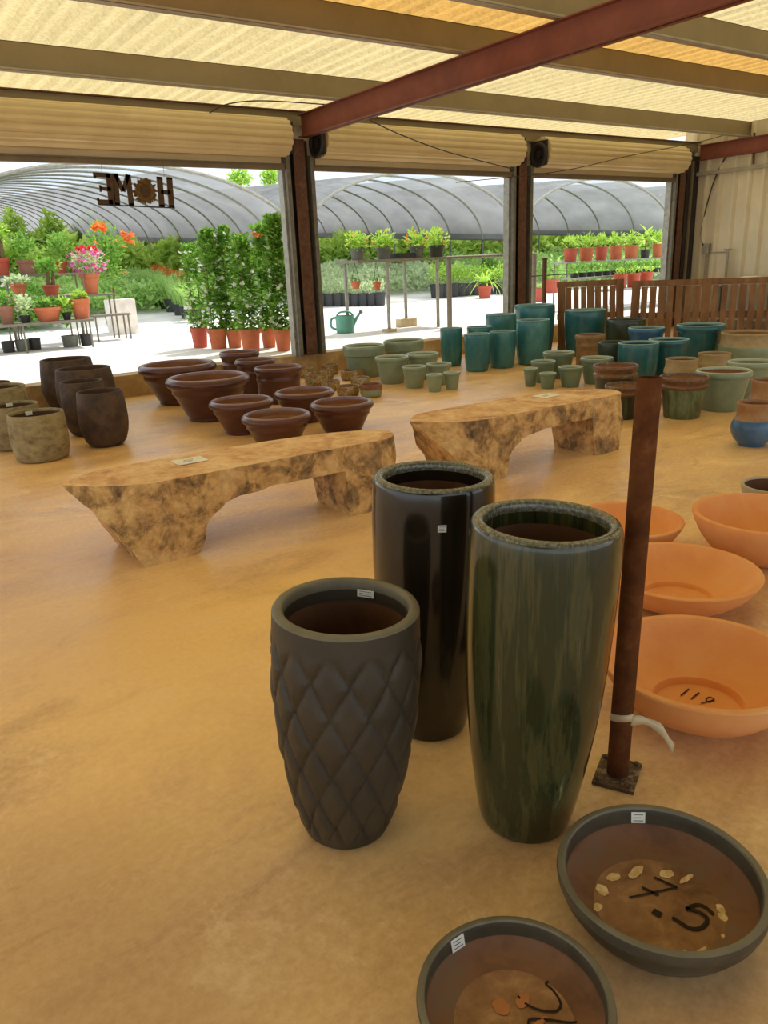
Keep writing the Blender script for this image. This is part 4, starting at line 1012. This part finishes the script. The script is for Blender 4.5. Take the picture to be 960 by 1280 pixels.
for i, (px, w, ty, pm, lab) in enumerate(((447, 24, 292, 'grey_pot', 'pot of yellow-green lantana at the left end of the steel rack'),
        (480, 24, 291, 'grey_pot', 'pot of pale green lantana, second from left on the steel rack'),
        (521, 24, 292, 'grey_pot', 'pot of orange flowering lantana, third on the steel rack'),
        (546, 26, 290, 'dark_pot', 'darkest pot with dense orange lantana at the right of the steel rack'))):
    c = at(px, 324, 12.85); dist = (c-EYE).dot(FW); u = dist/FPX; R = w/2*u*.8; h = 14*u
    r = empty('potted_lantana', (min(c.x, Bq.x-.03), 12.85, zsh)); fpot(h, R, .75).build('pot', [M[pm], M['soil']], r)
    rz = 13*u; foliage(w*.72*u, w*.6*u, rz, 260, .075, .05, 70+i, .2, .5, h+rz*.55).build('foliage', M['leaf_bright'], r)
    flowers(scatter(w*.6*u, w*.5*u, rz*.9, h+rz*.6, (10, 6, 16, 16)[i], 90+i), .035, i).build('blossom', M['fl_orange'], r)
    tag(r, lab, 'potted plant', gR)
# shallow black tray on the rack
c = at(502, 325, 12.85); b = MB(); u = (c-EYE).dot(FW)/FPX
b.box((-.2, -.2, 0), (.2, .2, .02)); b.box((-.2, -.2, .02), (.2, -.18, .1)); b.box((-.2, .18, .02), (.2, .2, .1)); b.box((-.2, -.18, .02), (-.18, .18, .1)); b.box((.18, -.18, .02), (.2, .18, .1))
tag(b.build('plant_tray', M['black_pot'], loc=(c.x, 12.85, zsh)), 'empty black plant tray between the pots on the steel rack', 'tray')
# small hanging clay pots
for px, py, w, lab in ((445, 361, 13, 'small orange clay pot hanging at left under the steel rack'), (471.5, 362, 11, 'smaller orange clay pot hanging at right under the steel rack')):
    c = at(px, py, 12.85); u = (c-EYE).dot(FW)/FPX; R = w/2*u; h = 9*u
    r = empty('hanging_pot', c); fpot(h, R, .6).build('pot', [M['terra_pot'], M['soil']], r)
    b = MB(); [b.tube([(s_*R*.9, 0, h), (0, 0, zsh-.05-c.z)], .004, 5) for s_ in (-1, 1)]; b.build('hanger', M['wire'], r)
    foliage(R*.7, R*.7, 3*u, 40, .04, .03, 5, .3, .5, h+1.5*u).build('foliage', M['leaf'], r)
    tag(r, lab, 'hanging pot', 'clay pots hanging from the steel rack')

# tiered stand at left with flower pots
T1, T2, T3 = 15.5, 16.2, 17.0
zl = at(40, 403, T1).z; zm = at(40, 371, T2).z; zt = at(40, 343, T3).z
xa = 1.2; xb1 = at(112, 399, T1).x; xb2 = at(92, 371, T2).x; xb3 = at(104, 343, T3).x
r = empty('tiered_plant_stand', (xa, T2, .26)); o_ = (xa, T2, .26)
for nm, z, y0, y1, xb in (('shelf', zl, T1-.3, T1+.3, xb1), ('shelf', zm, T2-.28, T2+.28, xb2), ('shelf', zt, T3-.3, T3+.3, xb3)):
    b = MB(); b.box((0, y0-T2, z-.26-.04), (xb-xa, y1-T2, z-.26)); b.build('shelf', M['metal_frame'], r)
    for fx in (.03, .55, .97):
        for yy in (y0+.03, y1-.03):
            b = MB(); x = (xb-xa)*fx; b.tube([(x, yy-T2, 0), (x, yy-T2, z-.3)], .016, 6); b.build('leg', M['metal_frame'], r)
tag(r, 'three-tier steel plant stand full of flower pots, outside at far left', 'plant stand')
gL = 'potted plants on the tiered stand'
LP = [ # px, base y, tier Y, z, pot w, pot h, pot mat, foliage top y, foliage width, leaf mat, flower mat, label
 (6, T1, zl, 20, 22, 'terra_dull', 366, 26, 'leaf', 'fl_pink', 'dull brown pot with leafy plant at the far left of the lowest tier'),
 (28, T1, zl, 14, 9, 'black_pot', 368, 30, 'leaf_grey', None, 'bushy grey-green plant between clay pots on the lowest tier'),
 (58, T1, zl, 34, 17, 'terra_pot', 372, 34, 'leaf', None, 'wide orange bowl pot with low greenery on the lowest tier'),
 (81, T1, zl, 12, 9, 'black_pot', 372, 20, 'leaf_bright', None, 'bright green bushy plant left of the tall clay pot, lowest tier'),
 (100, T1, zl, 25, 24, 'terra_pot', 365, 17, 'leaf_bright', 'fl_orange', 'tall tapered orange clay pot at the right end of the lowest tier'),
 (27, T2, zm, 20, 17, 'terra_pot', 346, 26, 'leaf_grey', None, 'small round orange pot with trailing plant on the middle tier'),
 (67, T2, zm, 22, 13, 'terra_red', 322, 30, 'leaf', None, 'orange pot with thick-stemmed shrub on the middle tier'),
 (10, T3, zt, 22, 20, 'terra_red', 272, 26, 'leaf_bright', None, 'square-looking red pot with small tree, top tier far left'),
 (42, T3, zt, 24, 17, 'terra_dull', 290, 34, 'leaf', None, 'dull clay pot with broad leafy shrub, middle of the top tier'),
 (84, T3, zt, 16, 14, 'terra_red', 290, 36, 'leaf', None, 'red pot with dense green shrub, right end of the top tier')]
for i, (px, Yt, zz, w, hp, pm, ty, fw, lm, fm, lab) in enumerate(LP):
    c = at(px, 380, Yt); u = (c-EYE).dot(FW)/FPX; R = w/2*u; h = hp*u; tot = at(px, ty, Yt).z-zz
    r = empty('potted_plant', (c.x, Yt, zz)); fpot(h, R, .66).build('pot', [M[pm], M['soil']], r)
    if i in (6, 7):
        b = MB(); b.tube([(-.03, 0, h*.9), (-.02, 0, h+(tot-h)*.5)], [.05, .03], 8); b.tube([(.05, 0, h*.9), (.09, 0, h+(tot-h)*.5)], [.04, .025], 8); b.build('stem', M['stem'], r)
        z0_ = h+(tot-h)*.35
    else: z0_ = h*.85
    rz = max(.06, (tot-z0_)/2)
    foliage(fw/2*u, min(.24, fw/2*u), rz, 330 if tot > .6 else 200, .085, .055, 120+i, .25, .4, z0_+rz).build('foliage', M[lm], r)
    if fm: flowers(scatter(fw/2*u, min(.24, fw/2*u), rz, z0_+rz, 9, i), .045, i).build('blossom', M[fm], r)
    tag(r, lab, 'potted plant', gL)
for px, w, lab in ((6, 16, 'black nursery tub under the tiered stand, far left'), (24, 17, 'grey nursery tub under the tiered stand, second from left'), (41, 16, 'dark nursery tub under the stand, just right of its leg'), (85, 20, 'grey round tub under the tiered stand, second from right'), (106, 16, 'dark tub under the right end of the tiered stand')):
    c = at(px, 410, 15.75); u = (c-EYE).dot(FW)/FPX; b = fpot(min(14*u, zl-.34), w/2*u, .85, False)
    tag(b.build('nursery_tub', [M['grey_pot' if 'grey' in lab else 'black_pot'], M['soil']], loc=(c.x, 15.75 if px not in (41,) else 15.85, .26)), lab, 'tub', 'tubs under the tiered stand')
# small step stand with the pink flowers, and the white block
c0_ = at(112, 368, 16.9); c1_ = at(141, 368, 16.9); zb = c0_.z; zb2 = at(130, 393, 16.5).z
xx0, xx1 = c0_.x-.25, c1_.x
r = empty('step_stand', (xx0, 16.9, .26))
b = MB(); b.box((0, -.2, zb-.26-.035), (xx1-xx0, .2, zb-.26)); b.build('shelf', M['metal_frame'], r)
b = MB(); b.box((.1, -.62, zb2-.26-.035), (xx1-xx0+.12, -.22, zb2-.26)); b.build('shelf', M['metal_frame'], r)
for x, y, z in ((.04, .17, zb), (xx1-xx0-.04, .17, zb), (xx1-xx0-.04, -.17, zb), (.04, -.17, zb), (xx1-xx0+.08, -.58, zb2), (.14, -.58, zb2), (xx1-xx0+.08, -.26, zb2)):
    b = MB(); b.tube([(x, y, 0), (x, y, z-.26-.035)], .018, 6); b.build('leg', M['metal_frame'], r)
tag(r, 'two-step steel stand between the pink flowers and the white block', 'stand')
c = at(115, 368, 16.9); u = (c-EYE).dot(FW)/FPX; R = 12*u; h = 25*u
r = empty('potted_flowers', (c.x, 16.9, zb)); fpot(h, R, .62).build('pot', [M['terra_pot'], M['soil']], r)
foliage(25*u, .3, 15*u, 380, .08, .05, 301, .2, .3, h+14*u).build('foliage', M['leaf_grey'], r)
flowers(scatter(25*u, .32, 16*u, h+14*u, 70, 302, .8), .055, 1).build('blossom', M['fl_pink'], r)
flowers(scatter(14*u, .22, 4*u, h+28*u, 26, 303, .3), .055, 2).build('red_blossom', M['fl_red'], r)
tag(r, 'clay pot of pink and red flowers on the step stand', 'potted plant')
g = fl(138, 395, .26); Yr = 18.6; c = at(142, 380, Yr); u = (c-EYE).dot(FW)/FPX
r = empty('rose_bush', (c.x, Yr, .26)); fpot(.4, .24, .8, False).build('pot', [M['black_pot'], M['soil']], r)
foliage(24*u, .42, 44*u, 900, .1, .065, 401, .2, .4, at(138, 320, Yr).z-.26).build('foliage', M['leaf'], r)
b = MB(); b.tube([(0, 0, .35), (.05, 0, 1.0)], .03, 6); b.build('stem', M['stem'], r)
zz = at(118, 285, Yr)
flowers([(at(118+RND.uniform(-8, 8), 285+RND.uniform(-3, 3), Yr).x-c.x, -.4, at(118, 285, Yr).z-.26+RND.uniform(-.08, .05)) for _ in range(14)] +
        [(at(153+RND.uniform(-6, 6), 298, Yr).x-c.x, -.4, at(153, 298, Yr).z-.26+RND.uniform(-.15, .12)) for _ in range(16)] + scatter(22*u, .42, 40*u, at(138, 320, Yr).z-.26, 6, 5), .085, 4).build('blossom', M['fl_orange'], r)
tag(r, 'tall bush with orange blooms behind the pink flowers and white block', 'shrub')
g = fl(155, 417, .26); u = (g-EYE).dot(FW)/FPX
b = MB(); b.box((-15*u, -.25, 0), (15*u, .25, 41*u)); b.box((-14.4*u, -.24, 41*u), (14.4*u, .24, 41*u+.008))
tag(b.build('white_pedestal', M['white_block'], loc=(g.x, g.y, .26)), 'plain white rectangular pedestal block right of the step stand', 'pedestal')

# right opening: two-step bench with red pots
YB = 13.4
q0 = at(699, 328, YB); q1 = at(838, 321, YB); zr = (q0.z+q1.z)/2
k0 = at(712, 346, YB-.75); k1 = at(842, 340, YB-.75); zk = (k0.z+k1.z)/2
r = empty('plant_bench', (q0.x, YB, .26)); LX = q1.x-q0.x
b = MB(); b.box((0, -.25, zr-.3), (LX, .25, zr-.26)); b.build('shelf', M['galv'], r)
b = MB(); b.box((k0.x-q0.x, -1.0, zk-.3), (k1.x-q0.x, -.5, zk-.26)); b.build('shelf', M['galv'], r)
lowp = at(745, 343, YB-1.25); lowq = at(838, 343, YB-1.25); zlow = at(770, 343, YB-1.25); zlow = zlow.z-17*(zlow-EYE).dot(FW)/FPX
b = MB(); b.box((lowp.x-q0.x, -1.5, zlow-.3), (lowq.x-q0.x, -1.02, zlow-.26)); b.build('shelf', M['galv'], r)
for x in (.05, LX*.5, LX-.05):
    for y, z in ((-.2, zr), (.2, zr), (-.95, zk)):
        b = MB(); b.tube([(x if z == zr else x+k0.x-q0.x-.02, y, 0), (x if z == zr else x+k0.x-q0.x-.02, y, z-.3)], .02, 6); b.build('leg', M['metal_frame'], r)
tag(r, 'stepped plant bench with rows of red pots outside the right opening', 'plant bench')
gK = 'red pots on the upper step of the plant bench'
REDS = ((713, 17, 'terra_red', 'red pot of ferny seedlings, leftmost on the plant bench'), (733, 17.5, 'terra_pot', 'orange pot of ferny seedlings, second from left on the plant bench'), (751.5, 15.5, 'terra_red', 'red pot of ferny seedlings, third from left on the plant bench'),
        (770, 16, 'terra_pot', 'orange pot of ferny seedlings, fourth from left on the plant bench'), (789, 18, 'terra_pot', 'orange pot of ferny seedlings, left of the broad-leaved plant on the bench'), (822, 14, 'terra_pot', 'orange pot at the right end of the plant bench by the column'))
protoF = None
for i, (px, w, pm, lab) in enumerate(REDS):
    c = at(px, 318, YB); u = (c-EYE).dot(FW)/FPX; R = w/2*u; h = 16*u
    r = empty('potted_seedling', (c.x, YB, zr)); fpot(h, R, .82, False).build('pot', [M[pm], M['soil']], r)
    foliage(R*1.35, R*1.2, 9*u, 190, .085, .035, 500+i, .1, .7, h+7*u).build('foliage', M['leaf_bright'], r)
    tag(r, lab, 'potted plant', gK)
c = at(806, 322, YB); u = (c-EYE).dot(FW)/FPX
r = empty('potted_plumeria', (c.x, YB, zr)); fpot(10*u, 6*u, .8, False).build('pot', [M['black_pot'], M['soil']], r)
b = MB(); b.tube([(0, 0, 9*u), (.03, 0, 30*u)], .02, 6); b.build('stem', M['stem'], r)
b = MB(); rnd = random.Random(9)
for k in range(26):
    a = rnd.random()*2*pi; el = rnd.uniform(-.5, .9); b.leaf(Vector((.03, 0, rnd.uniform(20, 31)*u)), Vector((cos(a), sin(a), el)), Vector((0, 0, 1)), rnd.uniform(.3, .42), .1)
b.build('foliage', M['leaf_bright'], r); tag(r, 'broad-leaved star-shaped plant in dark pot on the plant bench', 'potted plant')
gk2 = 'small plants on the lower step'
for k in range(12):
    px = 718+k*10; c = at(px, 345, YB-.75); u = (c-EYE).dot(FW)/FPX
    if k == 0:
        r0 = empty('seedling_tray', (c.x, YB-.75, zk)); b = fpot(.1, .1, .85, False); b.build('pot', [M['black_pot'], M['soil']], r0)
        foliage(.13, .13, .13, 90, .08, .03, 700, .1, .7, .17).build('foliage', M['leaf'], r0); rr = r0
    else: rr = copy_tree(r0)
    rr.location = (c.x, YB-.75, zk); rr.name = 'small_potted_plant'; rr.rotation_euler.z = k
    tag(rr, 'small dark green plant in the close row on the lower bench step', 'potted plant', gk2)
low = at(770, 343, YB-1.25); lz = low.z-17*(low-EYE).dot(FW)/FPX
LOWZ = lz
gk3 = 'red pots on the ground before the plant bench'
for k, (px, py, lab) in enumerate(((662, 372, 'red clay pot on the ground at the left, beside the dark post'), (674, 377, 'red clay pot on the ground directly left of the dark post'), (690, 366, 'red clay pot on the ground right of the dark post'), (776, 356, 'red clay pot under the bench seen above the left pallet'), (792, 355, 'red clay pot under the bench, middle of three above the pallets'), (808, 355, 'red clay pot under the bench, nearest the right column'))):
    if k < 3: g = fl(px, py, .26); u = (g-EYE).dot(FW)/FPX; base = .26; hh = 16*u
    else:
        Yk = YB-1.25; c = at(px, 343, Yk); u = (c-EYE).dot(FW)/FPX; hh = 17*u; base = c.z-hh; g = Vector((c.x, Yk, base))
    R = 8.5*u
    r = empty('clay_pot', (g.x, g.y, base)); b = fpot(hh, R, .8); b.build('pot', [M['terra_red'], M['soil']], r)
    foliage(R*.9, R*.9, 5*u, 60, .07, .04, 720+k, .2, .6, hh+2*u).build('foliage', M['leaf_bright'], r)
    if k > 2: r.location.z = LOWZ
    tag(r, lab, 'potted plant', gk3)
p = at(681, 324, 11.0); r = empty('stake_post', (p.x, 11.0, .26))
b = MB(); b.tube([(0, 0, 0), (0, 0, p.z-.26)], .045, 12); b.tube([(0, 0, p.z-.26), (0, 0, p.z-.235)], .058, 12); b.build('post', M['rust'], r)
b = MB(); w0 = at(656, 346, 11.0); w1 = at(722, 343, 11.0); b.tube([(w0.x-p.x, .05, w0.z-.26), (w1.x-p.x, .05, w0.z-.26)], .012, 6); b.build('cross_wire', M['wire'], r)
tag(r, 'dark rusty short post with cross wire outside the right opening', 'post')

# nursery stock: shrubs in black pots, in rows
def shrub_proto(name, potmat, h, R, kind, leaf, seed):
    r = empty(name, (0, 0, 0)); fpot(h, R, .82, False).build('pot', [M[potmat], M['soil']], r)
    if kind == 'ball': b = foliage(R*1.5, R*1.5, R*1.5, 260, .1, .05, seed, .15, .5, h+R*1.2)
    elif kind == 'grass': b = grass(150, R*.9, R*3.6, R*2.0, .03, seed); b.v = [(x, y, z+h*.85) for x, y, z in b.v]
    else: b = foliage(R*1.35, R*1.35, R*1.2, 220, .09, .03, seed, .1, .9, h+R*.9)
    b.build('foliage', M[leaf], r); return r
def row(proto, pts, lab, cat, group):
    for i, (x, y, sc) in enumerate(pts):
        o = proto if i == 0 else copy_tree(proto)
        o.location = (x, y, gz(y)); o.rotation_euler.z = i*1.7; o.scale = (sc,)*3; tag(o, lab, cat, group)
pts = []
for k in range(9):
    g = fl(512+k*14.5, 374-k*.6, .26); pts.append((g.x, min(21.2, g.y), RND.uniform(.92, 1.1)))
row(shrub_proto('nursery_shrub', 'black_pot', .42, .24, 'ball', 'leaf_bright', 801), pts, 'bright green shrub in black pot, front row right of the steel rack', 'potted shrub', 'bright shrubs in black pots')
pts = []
for k in range(8):
    g = fl(401+k*10.5, 386-k*.5, .26); pts.append((g.x, g.y, RND.uniform(.9, 1.1)))
row(shrub_proto('nursery_shrub', 'black_pot', .36, .19, 'spike', 'leaf_grey', 802), pts, 'grey-green seedling in black pot, row behind the watering can', 'potted shrub', 'grey-green seedlings in black pots')
pts = []
for k in range(9):
    g = fl(172+k*9, 387+k*1.9, .26); pts.append((g.x, g.y, RND.uniform(.9, 1.1)))
row(shrub_proto('nursery_grass', 'black_pot', .34, .2, 'grass', 'leaf_grass', 803), pts, 'grassy plant in black pot, front row left of the climbing jasmine', 'potted grass', 'grasses in black pots')
pts = [(g.x, g.y, 1) for g in [fl(p_, 363, .3) for p_ in (478, 488, 497, 506)]]
row(shrub_proto('nursery_shrub', 'black_pot', .42, .24, 'ball', 'leaf', 805), [(x, min(y, 23.5), s_) for x, y, s_ in pts], 'dark green shrub in black pot between the rack legs, farther row', 'potted shrub', 'farther dark shrubs in black pots')
# orange-leaved patch
pts = []
for k in range(5):
    g = fl(198+k*8.5, 383+k*1.6, .26); pts.append((g.x, g.y, .95))
pr = shrub_proto('nursery_shrub', 'black_pot', .5, .2, 'ball', 'fl_orange', 806)
row(pr, pts, 'low orange-leaved plant among the grasses left of the jasmine', 'potted shrub', 'orange-leaved plants')
# palm in red pot
g = fl(606, 373, .26); u = (g-EYE).dot(FW)/FPX
r = empty('potted_palm', (g.x, g.y, .26)); fpot(15*u, 9*u, .75).build('pot', [M['terra_red'], M['soil']], r)
b = MB(); rnd = random.Random(31)
for k in range(26):
    a = 2*pi*k/26*1.618*3; L = rnd.uniform(.7, 1.05); el = rnd.uniform(.5, 1.5)
    sp = []
    for j in range(6):
        t = j/5; sp.append(Vector((cos(a)*L*t, sin(a)*L*t, 13*u+.1+L*el*t-1.15*L*t*t)))
    for j in range(5):
        d = sp[j+1]-sp[j]; sd = Vector((-sin(a), cos(a), 0))*(.035*(1-j/5)+.004); se = Vector((-sin(a), cos(a), 0))*(.035*(1-(j+1)/5)+.004)
        b.add([sp[j]+sd, sp[j]-sd, sp[j+1]-se, sp[j+1]+se], [(0, 1, 2, 3)])
b.build('fronds', M['leaf_bright'], r); tag(r, 'arching palm-like plant in red pot among the bright shrubs', 'potted plant')

# beds of massed nursery plants under the greenhouses: nobody could count them
def bed(name, x0, x1, y0, y1, h, n, leaf, seed, label, potrow=True):
    rnd = random.Random(seed); b = MB()
    for _ in range(n):
        y = y0+(y1-y0)*rnd.random(); x = rnd.uniform(x0, x1); z = gz(y)+rnd.random()**.6*h*(.75+.25*sin(x*3.1)*cos(y*2.3))
        b.leaf(Vector((x, y, z)), Vector((rnd.uniform(-1, 1), rnd.uniform(-1, 1), rnd.uniform(-.1, 1))), Vector((rnd.uniform(-.5, .5), rnd.uniform(-.5, .5), 1)), .24 if name != 'hedge' else .5, .12 if name != 'hedge' else .28)
    tag(b.build(name, M[leaf]), label, 'plants', kind='stuff')
bed('nursery_bed', 5.2, 11.6, 22.8, 29, .85, 9000, 'leaf_grass', 1, 'massed low grassy nursery plants under the left greenhouse')
bed('nursery_bed', 12.6, 20.6, 22.8, 31, .95, 11000, 'leaf_grey', 2, 'massed grey-green nursery plants under the middle greenhouse')
bed('nursery_bed', 21.6, 36, 20.5, 28, 1.2, 14000, 'leaf_grass', 3, 'massed green nursery plants under the right greenhouse')
bed('nursery_bed', 1.2, 4.9, 20.6, 25, .9, 4500, 'leaf', 4, 'massed green nursery plants behind the tiered stand')
bed('hedge', 0, 75, 46, 46.8, 3.2, 22000, 'leaf_pale', 5, 'long bright green hedge far behind the greenhouses')
bed('hedge', 1, 50, 31.2, 32.4, 2.0, 13000, 'leaf_pale', 6, 'bright green shrub row midway under the greenhouses')

# ------------------------------------------------------------------ hoop greenhouses
def greenhouse(x0, label, y0=21.6, ny=15, pitch=1.95, W=9.05):
    xc = W/2; r = empty('hoop_greenhouse', (x0, y0, gz(y0)))
    hem, rise = 1.76, 2.2
    tilt = .055
    def arc(th): return (xc-cos(th)*W/2, hem+sin(th)*rise)
    N = 28; L = pitch*(ny-1)
    def sheet(t0, t1, mat, nm, n):
        b = MB(); rows = [0, L*.25, L*.5, L*.75, L]
        for yy in rows:
            for k in range(n+1):
                x, z = arc(t0+(t1-t0)*k/n); b.v.append((x, yy, z+tilt*yy))
        for j in range(len(rows)-1):
            for k in range(n): b.f.append([j*(n+1)+k, j*(n+1)+k+1, (j+1)*(n+1)+k+1, (j+1)*(n+1)+k]); b.mi.append(0)
        return b.build(nm, M[mat], r)
    sheet(.0, pi*.40, 'shade', 'shade_cloth', 12); sheet(pi*.60, pi, 'shade', 'shade_cloth', 12); sheet(pi*.40, pi*.60, 'film', 'roof_film', 6)
    b = MB(); ar = [(arc(pi*k/N)[0], L, arc(pi*k/N)[1]+tilt*L) for k in range(N+1)]
    b.add(ar, [list(range(N+1))]); b.build('end_cloth', M['shade'], r)
    for i in range(ny):
        b = MB(); pts = [(arc(pi*k/N)[0], i*pitch, arc(pi*k/N)[1]+tilt*i*pitch-.03) for k in range(N+1)]
        b.tube([(pts[0][0], pts[0][1], tilt*i*pitch)]+pts+[(pts[-1][0], pts[-1][1], tilt*i*pitch)], .035 if i else .05, 6); b.build('hoop', M['galv'], r)
    for x in (0, W):
        b = MB(); b.tube([(x, 0, hem), (x, L, hem+tilt*L)], .03, 6); b.build('side_rail', M['metal_frame'], r)
    tag(r, label, 'greenhouse', 'hoop greenhouses'); return r
greenhouse(1.6, 'grey shade-cloth hoop greenhouse behind the left opening and hanging sign', ny=22, W=10.4)
greenhouse(12.03, 'grey shade-cloth hoop greenhouse seen through the middle opening')
greenhouse(21.08, 'grey shade-cloth hoop greenhouse seen through the right opening', ny=11)
greenhouse(30.13, 'grey shade-cloth hoop greenhouse farthest right, mostly hidden by the column', ny=9)
# trees far behind
for px, py, lab, sd in ((300, 224, 'yellow-green tree crown far away above the greenhouses, left of two', 1), (337, 223, 'yellow-green tree crown far away above the greenhouses, right of two', 2)):
    c = at(px, py, 66); r = empty('tree', (c.x, 66, gz(66))); hc = c.z-gz(66)
    foliage(1.15-.4*(sd-1), 1.0, .75, 700, .3, .2, 900+sd, .3, .3, hc).build('crown', M['leaf_bright'], r)
    b = MB(); b.tube([(0, 0, 0), (0, 0, hc)], [.2, .1], 8); b.build('trunk', M['stem'], r); tag(r, lab, 'tree')

# ------------------------------------------------------------------ light
sun = bpy.data.lights.new('sun', 'SUN'); so = bpy.data.objects.new('sun', sun); COL.objects.link(so)
sun.energy = 4.6; sun.angle = radians(.6); sun.color = (1, .95, .86)
sd = Vector((.5, .24, 1)).normalized(); so.rotation_euler = sd.to_track_quat('Z', 'Y').to_euler()
w = bpy.data.worlds.new('sky'); SC.world = w; w.use_nodes = True
bg = w.node_tree.nodes['Background']
bg.inputs['Color'].default_value = (.80, .90, 1.0, 1); bg.inputs['Strength'].default_value = 1.55
SC.view_settings.view_transform = 'Standard'; SC.view_settings.look = 'None'; SC.view_settings.exposure = 0.0; SC.view_settings.gamma = 1
SC.view_settings.use_curve_mapping = False
SC.cycles.max_bounces = 8; SC.cycles.diffuse_bounces = 4; SC.cycles.transparent_max_bounces = 12
SC.cycles.sample_clamp_indirect = 6.0
